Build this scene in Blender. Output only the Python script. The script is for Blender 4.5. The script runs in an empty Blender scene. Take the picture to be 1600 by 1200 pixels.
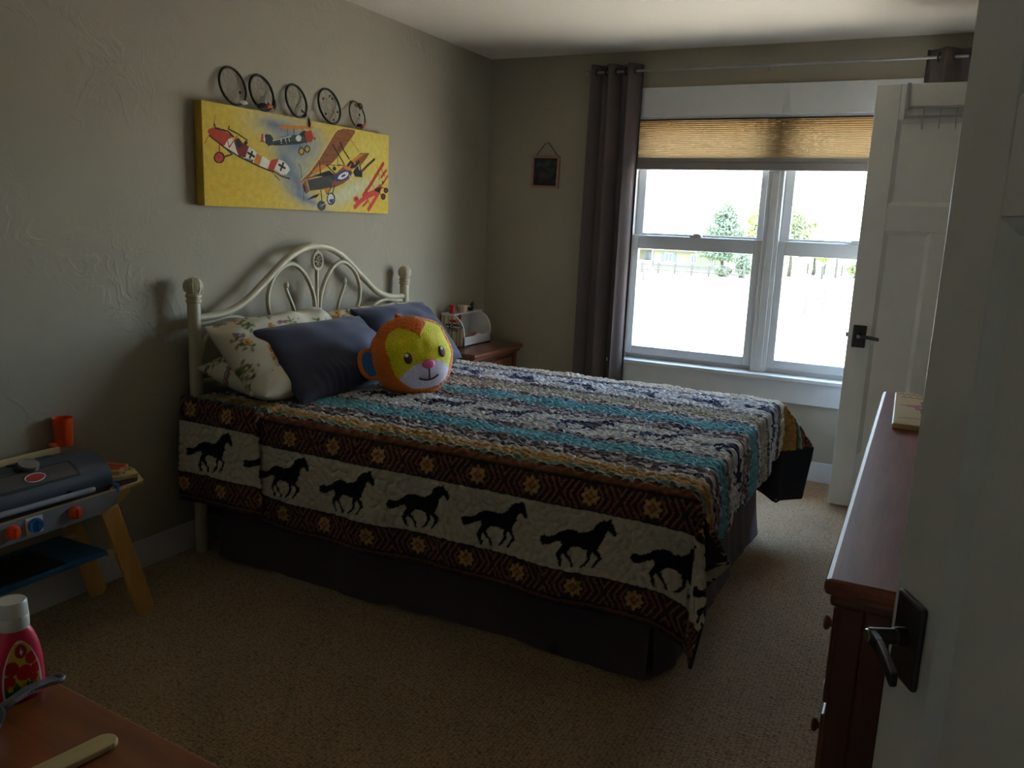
import bpy, math, random
import numpy as np
from mathutils import Vector, Matrix

random.seed(7)
RNG = np.random.default_rng(11)
SC = bpy.context.scene
COL = SC.collection

# ------------------------------------------------------------------ camera
def cam_axes(yaw, pitch, roll):
    f = Vector((-math.sin(yaw) * math.cos(pitch), math.cos(yaw) * math.cos(pitch), -math.sin(pitch)))
    r = f.cross(Vector((0, 0, 1))).normalized()
    u = r.cross(f)
    r2 = math.cos(roll) * r + math.sin(roll) * u
    u2 = -math.sin(roll) * r + math.cos(roll) * u
    return f, r2, u2

cf, cr, cu = cam_axes(math.radians(26.2063), math.radians(11.1599), math.radians(2.2941))
cam_data = bpy.data.cameras.new('camera')
cam_data.sensor_width = 36.0
cam_data.lens = 36.0 * 1285.8 / 1600.0
cam_data.clip_start = 0.02
cam_data.clip_end = 2000
cam = bpy.data.objects.new('camera', cam_data)
COL.objects.link(cam)
m = Matrix.Identity(4)
for i in range(3):
    m[i][0], m[i][1], m[i][2] = cr[i], cu[i], -cf[i]
m[2][3] = 1.45
cam.matrix_world = m
SC.camera = cam

# ------------------------------------------------------------------ room measures (metres)
XW, YB, CEIL, XR, YF = -2.726, 5.041, 2.490, 0.44, -0.85     # left wall, window wall, ceiling, right wall, wall behind
WX0, WX1, WZ0, WZ1 = -1.71, 0.03, 0.60, 2.107                # window opening
GZ = -4.05                                                   # field outside, one storey down

# ------------------------------------------------------------------ sky, sun, exposure
SC.view_settings.view_transform = 'Standard'
SC.view_settings.look = 'None'
SC.view_settings.gamma = 1.0
SC.view_settings.use_curve_mapping = False
SC.view_settings.exposure = 0.0
W = bpy.data.worlds.new('sky')
SC.world = W
W.use_nodes = True
nt = W.node_tree
nt.nodes.clear()
tc = nt.nodes.new('ShaderNodeTexCoord')
sx = nt.nodes.new('ShaderNodeSeparateXYZ')
rp = nt.nodes.new('ShaderNodeValToRGB')
rp.color_ramp.elements[0].position = 0.0
rp.color_ramp.elements[0].color = (0.74, 0.88, 1.0, 1)
rp.color_ramp.elements[1].position = 0.75
rp.color_ramp.elements[1].color = (0.32, 0.54, 1.0, 1)
bg = nt.nodes.new('ShaderNodeBackground')
bg.inputs['Strength'].default_value = 21.0
wo = nt.nodes.new('ShaderNodeOutputWorld')
nt.links.new(tc.outputs['Generated'], sx.inputs[0])
nt.links.new(sx.outputs['Z'], rp.inputs[0])
nt.links.new(rp.outputs[0], bg.inputs['Color'])
nt.links.new(bg.outputs[0], wo.inputs[0])

sun_data = bpy.data.lights.new('sun', 'SUN')
sun_data.energy = 42.0
sun_data.angle = math.radians(0.8)
sun_data.color = (1.0, 0.89, 0.72)
sun = bpy.data.objects.new('sun', sun_data)
COL.objects.link(sun)
sun.location = (-4, 14, 24)
sun.rotation_euler = Vector((0.10, -0.36, -1.0)).to_track_quat('-Z', 'Y').to_euler()   # high midday sun, kept off the window by the added eave

portal_data = bpy.data.lights.new('window_portal', 'AREA')
portal_data.shape = 'RECTANGLE'
portal_data.size = WX1 - WX0
portal_data.size_y = WZ1 - WZ0
portal_data.cycles.is_portal = True
portal = bpy.data.objects.new('window_portal', portal_data)
COL.objects.link(portal)
portal.location = ((WX0 + WX1) / 2, YB + 0.2, (WZ0 + WZ1) / 2)
portal.rotation_euler = (math.radians(-90), 0, 0)

# ------------------------------------------------------------------ helpers
WM = {}

def tag(o, label=None, cat=None, group=None, kind=None):
    if label: o['label'] = label
    if cat: o['category'] = cat
    if group: o['group'] = group
    if kind: o['kind'] = kind
    return o

def thing(name, label=None, cat=None, loc=(0, 0, 0), rotz=0.0, group=None, kind=None, rot=None):
    o = bpy.data.objects.new(name, None)
    o.empty_display_size = 0.05
    COL.objects.link(o)
    o.location = loc
    o.rotation_euler = rot if rot else (0, 0, rotz)
    WM[o] = Matrix.Translation(Vector(loc)) @ o.rotation_euler.to_matrix().to_4x4()
    return tag(o, label, cat, group, kind)

def V(*a): return Vector(a)

class MB:
    def __init__(s):
        s.v, s.f = [], []
    def add(s, vs, fs):
        o = len(s.v)
        s.v += [tuple(v) for v in vs]
        s.f += [tuple(i + o for i in f) for f in fs]
        return s
    def box(s, lo, hi):
        x0, y0, z0 = lo; x1, y1, z1 = hi
        vs = [(x0, y0, z0), (x1, y0, z0), (x1, y1, z0), (x0, y1, z0), (x0, y0, z1), (x1, y0, z1), (x1, y1, z1), (x0, y1, z1)]
        return s.add(vs, [(0, 3, 2, 1), (4, 5, 6, 7), (0, 1, 5, 4), (1, 2, 6, 5), (2, 3, 7, 6), (3, 0, 4, 7)])
    def obox(s, c, ex, ey, ez):
        c, ex, ey, ez = map(Vector, (c, ex, ey, ez))
        vs = [c + a * ex + b * ey + d * ez for d in (-1, 1) for a, b in ((-1, -1), (1, -1), (1, 1), (-1, 1))]
        return s.add(vs, [(0, 3, 2, 1), (4, 5, 6, 7), (0, 1, 5, 4), (1, 2, 6, 5), (2, 3, 7, 6), (3, 0, 4, 7)])
    def tube(s, path, r, seg=10, closed=False, flat=None):
        P = [Vector(p) for p in path]; n = len(P)
        R = r if isinstance(r, (list, tuple)) else [r] * n
        T = []
        for i in range(n):
            if closed: d = P[(i + 1) % n] - P[i - 1]
            else: d = P[min(i + 1, n - 1)] - P[max(i - 1, 0)]
            T.append(d.normalized())
        a = T[0].orthogonal().normalized() if flat is None else (Vector(flat) - Vector(flat).dot(T[0]) * T[0]).normalized()
        vs = []
        for i in range(n):
            a = (a - a.dot(T[i]) * T[i]).normalized(); b = T[i].cross(a)
            for k in range(seg):
                t = 2 * math.pi * k / seg
                vs.append(P[i] + R[i] * (math.cos(t) * a + math.sin(t) * b))
        fs = []
        for i in range(n if closed else n - 1):
            j = (i + 1) % n
            for k in range(seg):
                l = (k + 1) % seg
                fs.append((i * seg + k, i * seg + l, j * seg + l, j * seg + k))
        if not closed:
            fs.append(tuple(range(seg))[::-1]); fs.append(tuple((n - 1) * seg + k for k in range(seg)))
        return s.add(vs, fs)
    def lathe(s, prof, o=(0, 0, 0), ax=(0, 0, 1), seg=24, sx=1.0, sy=1.0, xdir=None):
        o, ax = Vector(o), Vector(ax).normalized()
        a = Vector(xdir) if xdir else ax.orthogonal().normalized(); b = ax.cross(a)
        vs, fs = [], []
        for r, h in prof:
            for k in range(seg):
                t = 2 * math.pi * k / seg
                vs.append(o + ax * h + a * (r * sx * math.cos(t)) + b * (r * sy * math.sin(t)))
        for i in range(len(prof) - 1):
            for k in range(seg):
                l = (k + 1) % seg
                fs.append((i * seg + k, i * seg + l, (i + 1) * seg + l, (i + 1) * seg + k))
        if prof[0][0] > 1e-5: fs.append(tuple(range(seg))[::-1])
        if prof[-1][0] > 1e-5: fs.append(tuple((len(prof) - 1) * seg + k for k in range(seg)))
        return s.add(vs, fs)
    def prism(s, poly, o, ex, ey, ez):
        o, ex, ey, ez = map(Vector, (o, ex, ey, ez)); n = len(poly)
        vs = [o + a * ex + b * ey for a, b in poly] + [o + a * ex + b * ey + ez for a, b in poly]
        return s.add(vs, [tuple(range(n))[::-1], tuple(range(n, 2 * n))] + [(i, (i + 1) % n, n + (i + 1) % n, n + i) for i in range(n)])
    def ball(s, c, r, seg=14, rings=9, ax=(0, 0, 1)):
        rr = r if isinstance(r, (tuple, list)) else (r, r, r)
        vs, fs = [], []
        for i in range(rings + 1):
            ph = math.pi * i / rings
            for k in range(seg):
                t = 2 * math.pi * k / seg
                vs.append((c[0] + rr[0] * math.sin(ph) * math.cos(t), c[1] + rr[1] * math.sin(ph) * math.sin(t), c[2] - rr[2] * math.cos(ph)))
        for i in range(rings):
            for k in range(seg):
                l = (k + 1) % seg
                fs.append((i * seg + k, i * seg + l, (i + 1) * seg + l, (i + 1) * seg + k))
        return s.add(vs, fs)
    def grid(s, nu, nv, fn):
        vs = [fn(i / (nu - 1), j / (nv - 1)) for j in range(nv) for i in range(nu)]
        return s.add(vs, [(j * nu + i, j * nu + i + 1, (j + 1) * nu + i + 1, (j + 1) * nu + i) for j in range(nv - 1) for i in range(nu - 1)])
    def build(s, name, mat, parent=None, at=None, world=False, smooth=False, bevel=0.0, bseg=2, weld=False):
        me = bpy.data.meshes.new(name)
        vs = s.v
        if parent is not None and world:
            inv = WM[parent].inverted(); vs = [inv @ Vector(v) for v in vs]
        elif parent is None and at is not None:
            a = Vector(at); vs = [Vector(v) - a for v in vs]
        me.from_pydata([tuple(v) for v in vs], [], s.f)
        if weld:
            import bmesh
            bm = bmesh.new(); bm.from_mesh(me); bmesh.ops.remove_doubles(bm, verts=bm.verts, dist=1e-5); bm.to_mesh(me); bm.free()
        me.validate(); me.update()
        return link(name, me, mat, parent, at, smooth, bevel, bseg)

def link(name, me, mat, parent=None, at=None, smooth=False, bevel=0.0, bseg=2):
    if mat is not None: me.materials.append(mat)
    o = bpy.data.objects.new(name, me); COL.objects.link(o)
    if parent is not None:
        o.parent = parent; WM[o] = WM[parent].copy()
    else:
        if at is not None: o.location = at
        WM[o] = Matrix.Translation(Vector(at or (0, 0, 0)))
    if smooth:
        me.polygons.foreach_set('use_smooth', [True] * len(me.polygons))
        if smooth == 'auto':
            try: me.set_sharp_from_angle(angle=math.radians(38))
            except Exception: pass
    if bevel > 0:
        b = o.modifiers.new('bevel', 'BEVEL'); b.width = bevel; b.segments = bseg; b.limit_method = 'ANGLE'; b.angle_limit = math.radians(35)
    return o

def grid_mesh(name, P, cols=None, wrap=False):
    """P: array (nv, nu, 3); cols: array (nv, nu, 3) linear colours -> point attribute 'Col'"""
    nv, nu = P.shape[:2]
    me = bpy.data.meshes.new(name)
    idx = np.arange(nv * nu).reshape(nv, nu)
    if wrap:
        idx = np.concatenate([idx, idx[:, :1]], 1)
    q = np.stack([idx[:-1, :-1], idx[:-1, 1:], idx[1:, 1:], idx[1:, :-1]], -1).reshape(-1, 4)
    me.vertices.add(nv * nu); me.vertices.foreach_set('co', P.astype(np.float32).ravel())
    me.loops.add(q.size); me.loops.foreach_set('vertex_index', q.astype(np.int32).ravel())
    me.polygons.add(len(q)); me.polygons.foreach_set('loop_start', np.arange(0, q.size, 4, dtype=np.int32))
    me.polygons.foreach_set('use_smooth', np.ones(len(q), dtype=bool))
    me.update(calc_edges=True)
    if cols is not None: set_cols(me, cols.reshape(-1, 3))
    return me

def set_cols(me, c):
    at = me.color_attributes.new('Col', 'FLOAT_COLOR', 'POINT')
    a = np.ones((len(me.vertices), 4), np.float32); a[:, :3] = c
    at.data.foreach_set('color', a.ravel())

def S(r, g, b):
    """sRGB 0-255 -> linear"""
    f = lambda c: (c / 12.92 if c <= 0.04045 else ((c + 0.055) / 1.055) ** 2.4)
    return (f(r / 255.0), f(g / 255.0), f(b / 255.0))

def catmull(pts, n=8, closed=False):
    P = [Vector(p) for p in pts]; out = []; N = len(P)
    rng = range(N) if closed else range(N - 1)
    for i in rng:
        p0 = P[i - 1] if (closed or i > 0) else P[0] * 2 - P[1]
        p1, p2 = P[i], P[(i + 1) % N]
        p3 = P[(i + 2) % N] if (closed or i + 2 < N) else P[-1] * 2 - P[-2]
        for k in range(n):
            t = k / n
            out.append(0.5 * ((2 * p1) + (p2 - p0) * t + (2 * p0 - 5 * p1 + 4 * p2 - p3) * t * t + (3 * p1 - p0 - 3 * p2 + p3) * t ** 3))
    if not closed: out.append(P[-1])
    return out

def bandnoise(nv, nu, dv, du, wl, bw=0.35, seed=0):
    """band-passed noise field with wavelength wl (m), unit variance"""
    r = np.random.default_rng(seed)
    F = np.fft.rfft2(r.standard_normal((nv, nu)))
    fy = np.fft.fftfreq(nv, dv)[:, None]; fx = np.fft.rfftfreq(nu, du)[None, :]
    k = np.sqrt(fx * fx + fy * fy) * wl
    F *= np.exp(-((k - 1) / bw) ** 2)
    a = np.fft.irfft2(F, s=(nv, nu))
    return a / a.std()

def inpoly(X, Y, poly):
    ins = np.zeros(X.shape, bool); n = len(poly); j = n - 1
    for i in range(n):
        xi, yi = poly[i]; xj, yj = poly[j]
        if yi != yj:
            ins ^= ((yi > Y) != (yj > Y)) & (X < (xj - xi) * (Y - yi) / (yj - yi) + xi)
        j = i
    return ins

class Paint:
    """flat print on a surface patch measured in metres: arrays X, Y of point positions and C of colours"""
    def __init__(s, X, Y, col):
        s.X, s.Y = X, Y; s.C = np.empty(X.shape + (3,), np.float64); s.C[:] = col
    def _win(s, pts, pad=0.0):
        p = np.asarray(pts)
        return (s.X >= p[:, 0].min() - pad) & (s.X <= p[:, 0].max() + pad) & (s.Y >= p[:, 1].min() - pad) & (s.Y <= p[:, 1].max() + pad)
    def poly(s, pts, col):
        w = s._win(pts)
        if not w.any(): return
        k = np.zeros(s.X.shape, bool); k[w] = inpoly(s.X[w], s.Y[w], pts); s.C[k] = col
    def line(s, pts, wd, col):
        for a, b in zip(pts[:-1], pts[1:]):
            w = s._win([a, b], wd)
            if not w.any(): continue
            x, y = s.X[w], s.Y[w]; d = np.subtract(b, a); L = max(d @ d, 1e-12)
            t = np.clip(((x - a[0]) * d[0] + (y - a[1]) * d[1]) / L, 0, 1)
            q = (x - a[0] - t * d[0]) ** 2 + (y - a[1] - t * d[1]) ** 2 < (wd / 2) ** 2
            k = np.zeros(s.X.shape, bool); k[w] = q; s.C[k] = col
    def ell(s, cx, cy, rx, ry, rot, col, n=14):
        c, sn = math.cos(rot), math.sin(rot)
        s.poly([(cx + rx * math.cos(t) * c - ry * math.sin(t) * sn, cy + rx * math.cos(t) * sn + ry * math.sin(t) * c) for t in np.linspace(0, 2 * math.pi, n, endpoint=False)], col)
    def soft(s, cx, cy, rx, ry, rot, col, a=1.0):
        c, sn = math.cos(rot), math.sin(rot)
        x, y = s.X - cx, s.Y - cy
        d = ((x * c + y * sn) / rx) ** 2 + ((-x * sn + y * c) / ry) ** 2
        w = (a * np.exp(-d * 1.2))[..., None]
        s.C[:] = s.C * (1 - w) + np.asarray(col) * w

# ------------------------------------------------------------------ materials
def _new(name):
    mt = bpy.data.materials.new(name); mt.use_nodes = True
    t = mt.node_tree; b = t.nodes['Principled BSDF']
    return mt, t, b

def _coord(t, kind='Object', scale=(1, 1, 1)):
    tcn = t.nodes.new('ShaderNodeTexCoord'); mp = t.nodes.new('ShaderNodeMapping')
    mp.inputs['Scale'].default_value = scale
    t.links.new(tcn.outputs[kind], mp.inputs[0])
    return mp.outputs[0]

def _noise(t, vec, scale, detail=3, rough=0.55, dist=0.0):
    n = t.nodes.new('ShaderNodeTexNoise'); n.inputs['Scale'].default_value = scale
    n.inputs['Detail'].default_value = detail; n.inputs['Roughness'].default_value = rough; n.inputs['Distortion'].default_value = dist
    t.links.new(vec, n.inputs['Vector']); return n.outputs['Fac']

def _ramp(t, fac, stops):
    r = t.nodes.new('ShaderNodeValToRGB'); e = r.color_ramp.elements
    while len(e) < len(stops): e.new(0.5)
    for el, (p, c) in zip(e, stops):
        el.position = p; el.color = (c[0], c[1], c[2], 1)
    t.links.new(fac, r.inputs[0]); return r.outputs[0]

def _bump(t, b, h, strength, dist=0.01):
    bp = t.nodes.new('ShaderNodeBump'); bp.inputs['Strength'].default_value = strength; bp.inputs['Distance'].default_value = dist
    t.links.new(h, bp.inputs['Height']); t.links.new(bp.outputs[0], b.inputs['Normal'])

def mat(name, col, rough=0.55, metal=0.0, var=0.10, vscale=12.0, bump=0.0, bscale=120.0, bdist=0.004, spec=0.5, sheen=0.0, trans=0.0, coat=0.0):
    mt, t, b = _new(name)
    vec = _coord(t)
    f = _noise(t, vec, vscale)
    lo = tuple(c * (1 - var) for c in col); hi = tuple(min(1, c * (1 + var)) for c in col)
    t.links.new(_ramp(t, f, [(0.25, lo), (0.75, hi)]), b.inputs['Base Color'])
    b.inputs['Roughness'].default_value = rough; b.inputs['Metallic'].default_value = metal
    b.inputs['Specular IOR Level'].default_value = spec
    if sheen: b.inputs['Sheen Weight'].default_value = sheen
    if coat: b.inputs['Coat Weight'].default_value = coat
    if bump: _bump(t, b, _noise(t, vec, bscale, 4), bump, bdist)
    if trans:
        tr = t.nodes.new('ShaderNodeBsdfTranslucent'); tr.inputs[0].default_value = (col[0], col[1], col[2], 1)
        mx = t.nodes.new('ShaderNodeMixShader'); mx.inputs[0].default_value = trans
        out = t.nodes['Material Output']
        t.links.new(b.outputs[0], mx.inputs[1]); t.links.new(tr.outputs[0], mx.inputs[2]); t.links.new(mx.outputs[0], out.inputs[0])
    return mt

def wood(name, c1, c2, axis='X', rough=0.4, scale=1.0, spec=0.5, scratch=0.0, coat=0.0):
    mt, t, b = _new(name)
    sc = {'X': (1.2, 14, 14), 'Y': (14, 1.2, 14), 'Z': (14, 14, 1.2)}[axis]
    vec = _coord(t, scale=tuple(k * scale for k in sc))
    f = _noise(t, vec, 2.2, 6, 0.6, 0.6)
    base = _ramp(t, f, [(0.28, c1), (0.5, tuple((a + d) / 2 for a, d in zip(c1, c2))), (0.72, c2)])
    if scratch:
        v2 = _coord(t, scale=(30, 5, 5)); s2 = _noise(t, v2, 6, 5, 0.7, 1.5)
        rr = _ramp(t, s2, [(0.66, (0, 0, 0)), (0.74, (1, 1, 1))])
        mx = t.nodes.new('ShaderNodeMixRGB'); mx.inputs[2].default_value = (0.45, 0.36, 0.34, 1)
        mu = t.nodes.new('ShaderNodeMath'); mu.operation = 'MULTIPLY'; mu.inputs[1].default_value = scratch
        t.links.new(rr, mu.inputs[0]); t.links.new(mu.outputs[0], mx.inputs[0]); t.links.new(base, mx.inputs[1]); base = mx.outputs[0]
    t.links.new(base, b.inputs['Base Color'])
    b.inputs['Roughness'].default_value = rough; b.inputs['Specular IOR Level'].default_value = spec
    if coat: b.inputs['Coat Weight'].default_value = coat
    _bump(t, b, f, 0.15, 0.002)
    return mt

def colmat(name, rough=0.8, bump=0.0, bscale=300.0, bdist=0.002, sheen=0.0, spec=0.3, var=0.12, vscale=150.0, trans=0.0):
    """surface whose print comes from the mesh's own colour attribute, with procedural grain"""
    mt, t, b = _new(name)
    at = t.nodes.new('ShaderNodeAttribute'); at.attribute_name = 'Col'
    vec = _coord(t)
    f = _noise(t, vec, vscale, 2)
    g = _ramp(t, f, [(0.3, (1 - var,) * 3), (0.7, (1 + var * 0.3,) * 3)])
    mx = t.nodes.new('ShaderNodeMixRGB'); mx.blend_type = 'MULTIPLY'; mx.inputs[0].default_value = 1.0
    t.links.new(at.outputs['Color'], mx.inputs[1]); t.links.new(g, mx.inputs[2])
    t.links.new(mx.outputs[0], b.inputs['Base Color'])
    b.inputs['Roughness'].default_value = rough; b.inputs['Specular IOR Level'].default_value = spec
    if sheen: b.inputs['Sheen Weight'].default_value = sheen
    if bump: _bump(t, b, _noise(t, vec, bscale, 3), bump, bdist)
    if trans:
        tr = t.nodes.new('ShaderNodeBsdfTranslucent'); t.links.new(mx.outputs[0], tr.inputs[0])
        ms = t.nodes.new('ShaderNodeMixShader'); ms.inputs[0].default_value = trans
        out = t.nodes['Material Output']
        t.links.new(b.outputs[0], ms.inputs[1]); t.links.new(tr.outputs[0], ms.inputs[2]); t.links.new(ms.outputs[0], out.inputs[0])
    return mt

def plaster(name, col):
    """hand-trowelled wall paint: faint broad mottling, ridges of dragged plaster"""
    mt, t, b = _new(name)
    vec = _coord(t)
    f = _noise(t, vec, 1.6, 4)
    t.links.new(_ramp(t, f, [(0.3, tuple(c * 0.94 for c in col)), (0.7, tuple(c * 1.05 for c in col))]), b.inputs['Base Color'])
    b.inputs['Roughness'].default_value = 0.72; b.inputs['Specular IOR Level'].default_value = 0.3
    a = _noise(t, vec, 7.0, 5, 0.55, 0.8); c = _noise(t, vec, 2.3, 2)
    rid = _ramp(t, a, [(0.47, (0, 0, 0)), (0.52, (1, 1, 1)), (0.60, (0.55, 0.55, 0.55))])
    msk = _ramp(t, c, [(0.50, (0, 0, 0)), (0.66, (1, 1, 1))])
    fine = _noise(t, vec, 55.0, 3)
    mu = t.nodes.new('ShaderNodeMath'); mu.operation = 'MULTIPLY'; t.links.new(rid, mu.inputs[0]); t.links.new(msk, mu.inputs[1])
    ad = t.nodes.new('ShaderNodeMath'); ad.operation = 'MULTIPLY_ADD'; ad.inputs[1].default_value = 0.16
    t.links.new(fine, ad.inputs[0]); t.links.new(mu.outputs[0], ad.inputs[2])
    _bump(t, b, ad.outputs[0], 0.27, 0.008)
    return mt

def carpet(name, c1, c2):
    mt, t, b = _new(name)
    vec = _coord(t, scale=(1, 1.0, 1))
    vo = t.nodes.new('ShaderNodeTexVoronoi'); vo.inputs['Scale'].default_value = 125.0; vo.inputs['Randomness'].default_value = 0.55
    mp = _coord(t, scale=(0.62, 1.25, 1)); t.links.new(mp, vo.inputs['Vector'])
    big = _noise(t, vec, 3.0, 3); fine = _noise(t, vec, 260.0, 2)
    col = _ramp(t, vo.outputs['Distance'], [(0.15, c2), (0.62, c1), (0.85, tuple(c * 0.35 for c in c1))])
    g = _ramp(t, fine, [(0.25, (0.72,) * 3), (0.75, (1.1,) * 3)])
    g2 = _ramp(t, big, [(0.25, (0.9,) * 3), (0.75, (1.06,) * 3)])
    m1 = t.nodes.new('ShaderNodeMixRGB'); m1.blend_type = 'MULTIPLY'; m1.inputs[0].default_value = 1
    m2 = t.nodes.new('ShaderNodeMixRGB'); m2.blend_type = 'MULTIPLY'; m2.inputs[0].default_value = 1
    t.links.new(col, m1.inputs[1]); t.links.new(g, m1.inputs[2]); t.links.new(m1.outputs[0], m2.inputs[1]); t.links.new(g2, m2.inputs[2])
    t.links.new(m2.outputs[0], b.inputs['Base Color'])
    b.inputs['Roughness'].default_value = 0.95; b.inputs['Specular IOR Level'].default_value = 0.1; b.inputs['Sheen Weight'].default_value = 0.15
    inv = t.nodes.new('ShaderNodeMath'); inv.operation = 'SUBTRACT'; inv.inputs[0].default_value = 1.0; t.links.new(vo.outputs['Distance'], inv.inputs[1])
    _bump(t, b, inv.outputs[0], 0.9, 0.006)
    return mt

def glass(name):
    mt = bpy.data.materials.new(name); mt.use_nodes = True; t = mt.node_tree; t.nodes.clear()
    o = t.nodes.new('ShaderNodeOutputMaterial'); tr = t.nodes.new('ShaderNodeBsdfTransparent'); tr.inputs[0].default_value = (0.97, 0.99, 0.98, 1)
    gl = t.nodes.new('ShaderNodeBsdfGlossy'); gl.inputs['Roughness'].default_value = 0.01
    lw = t.nodes.new('ShaderNodeLayerWeight'); lw.inputs['Blend'].default_value = 0.5
    pw = t.nodes.new('ShaderNodeMath'); pw.operation = 'POWER'; pw.inputs[1].default_value = 5.0; t.links.new(lw.outputs['Facing'], pw.inputs[0])
    fr = t.nodes.new('ShaderNodeMath'); fr.operation = 'MULTIPLY_ADD'; fr.inputs[1].default_value = 0.9; fr.inputs[2].default_value = 0.03; t.links.new(pw.outputs[0], fr.inputs[0])
    mx = t.nodes.new('ShaderNodeMixShader')
    t.links.new(fr.outputs[0], mx.inputs[0]); t.links.new(tr.outputs[0], mx.inputs[1]); t.links.new(gl.outputs[0], mx.inputs[2]); t.links.new(mx.outputs[0], o.inputs[0])
    return mt

M = {}
M['wall'] = plaster('greige_wall_paint', S(161, 153, 135))
M['ceiling'] = mat('ceiling_paint', S(216, 206, 190), 0.8, var=0.02, vscale=2, bump=0.05, bscale=40)
M['trim'] = mat('white_trim_paint', S(202, 204, 204), 0.4, var=0.03)
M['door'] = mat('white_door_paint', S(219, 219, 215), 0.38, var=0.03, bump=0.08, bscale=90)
M['carpet'] = carpet('berber_carpet', S(158, 131, 98), S(188, 162, 126))
M['vinyl'] = mat('white_vinyl_sash', S(194, 197, 198), 0.35, var=0.02)
M['glass'] = glass('window_glass')
M['bronze'] = mat('dark_bronze_metal', (0.075, 0.068, 0.066), 0.36, 0.75, var=0.15)
M['nickel'] = mat('satin_nickel', (0.42, 0.40, 0.38), 0.3, 1.0, var=0.05)
M['black'] = mat('black_paint', (0.012, 0.012, 0.013), 0.5)

# ================================================================== THE SETTING
def struct(o, label=None): return tag(o, label, kind='structure')

b = MB().box((XW - .2, YF - .2, -.2), (1.75, YB + .2, 0)); struct(b.build('floor', M['carpet'], at=(0, 0, 0)), 'tan looped berber carpet')
b = MB().box((XW - .3, YF - .3, CEIL), (1.9, YB + .3, CEIL + .2)); struct(b.build('ceiling', M['ceiling']), 'plain off-white ceiling')
b = MB().box((XW - .18, YF - .18, 0), (XW, YB + .18, CEIL + .02)); struct(b.build('wall_left', M['wall']), 'greige hand-trowelled wall behind the bed')
b = MB()
b.box((XW - .1, YB, 0), (WX0, YB + .17, CEIL + .02)).box((WX1, YB, 0), (XR + .1, YB + .17, CEIL + .02))
b.box((WX0, YB, 0), (WX1, YB + .17, WZ0)).box((WX0, YB, WZ1), (WX1, YB + .17, CEIL + .02))
struct(b.build('wall_back', M['wall']), 'greige wall around the window')
b = MB()
b.box((XR, .44, 0), (XR + .15, YB + .17, CEIL + .02)).box((XR, YF - .1, 0), (XR + .15, -.43, CEIL + .02)).box((XR, -.43, 2.21), (XR + .15, .44, CEIL + .02))
struct(b.build('wall_right', M['wall']), 'greige wall with the doorway')
b = MB().box((XW - .1, YF - .18, 0), (1.8, YF, CEIL + .02)); struct(b.build('wall_front', M['door']), 'unseen wall behind the camera, whitened to bounce light')  # white chosen for this unseen wall to bounce light onto the near door
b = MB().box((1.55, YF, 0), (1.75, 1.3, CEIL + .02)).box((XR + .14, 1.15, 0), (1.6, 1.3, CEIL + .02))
struct(b.build('wall_hall', M['door']), 'unseen hall walls beyond the doorway, whitened to bounce light')  # unseen, also made white for extra bounce light on the near door

struct(MB().box((XW - .6, YB + .16, 2.55), (1.9, YB + .84, 2.66)).build('eave_sun_block', M['trim']), 'added unseen eave blocking the sun over the window')  # overhang added out of view to keep direct sun out of the room
def baseboard(name, lo, hi):
    struct(MB().box(lo, hi).build(name, M['trim'], bevel=.004), 'white painted baseboard')
baseboard('baseboard_left', (XW, YF, 0), (XW + .014, YB, .121))
baseboard('baseboard_back', (XW + .014, YB - .014, 0), (XR, YB, .121))
baseboard('baseboard_right', (XR - .014, .56, 0), (XR, YB - .014, .121))
baseboard('baseboard_front', (XW + .014, YF, 0), (XR, YF + .014, .121))

# ---- window
win = struct(thing('window_1', loc=((WX0 + WX1) / 2, YB, WZ0)), 'white double window with two double-hung units')
def wpart(name, bx, mat_=M['trim'], parent=win, bevel=.003, smooth=False):
    bb = MB()
    for lo, hi in bx: bb.box(lo, hi)
    return bb.build(name, mat_, parent, world=True, bevel=bevel, smooth=smooth)
wpart('head_casing', [((-1.80, YB - .021, WZ1), (.12, YB, 2.274))])
wpart('side_casing', [((-1.80, YB - .018, .613), (WX0, YB, WZ1))])
wpart('side_casing', [((WX1, YB - .018, .613), (.12, YB, WZ1))])
wpart('stool', [((-1.83, YB - .045, .588), (.15, YB + .10, .613))], bevel=.005)
wpart('apron', [((-1.80, YB - .019, .457), (.12, YB, .588))])
wpart('jamb', [((WX0, YB, .613), (WX0 + .012, YB + .17, WZ1)), ((WX1 - .012, YB, .613), (WX1, YB + .17, WZ1)), ((WX0, YB, WZ1 - .012), (WX1, YB + .17, WZ1)), ((WX0, YB + .09, .58), (WX1, YB + .20, .640))], bevel=0)
wpart('mullion', [((-.893, YB + .045, .613), (-.800, YB + .16, WZ1 - .012))])
wpart('mullion_strip', [((-.866, YB + .036, .640), (-.824, YB + .045, WZ1 - .012))], bevel=.002)
def sash(name, x0, x1, z0, z1, y, sl, sr, sb, st_):
    o = wpart(name, [((x0, y, z0), (x0 + sl, y + .035, z1)), ((x1 - sr, y, z0), (x1, y + .035, z1)), ((x0 + sl, y, z0), (x1 - sr, y + .035, z0 + sb)), ((x0 + sl, y, z1 - st_), (x1 - sr, y + .035, z1))], M['vinyl'], bevel=.004)
    wpart('pane', [((x0 + sl - .003, y + .015, z0 + sb - .003), (x1 - sr + .003, y + .019, z1 - st_ + .003))], M['glass'], o, bevel=0)
    return o
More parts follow.
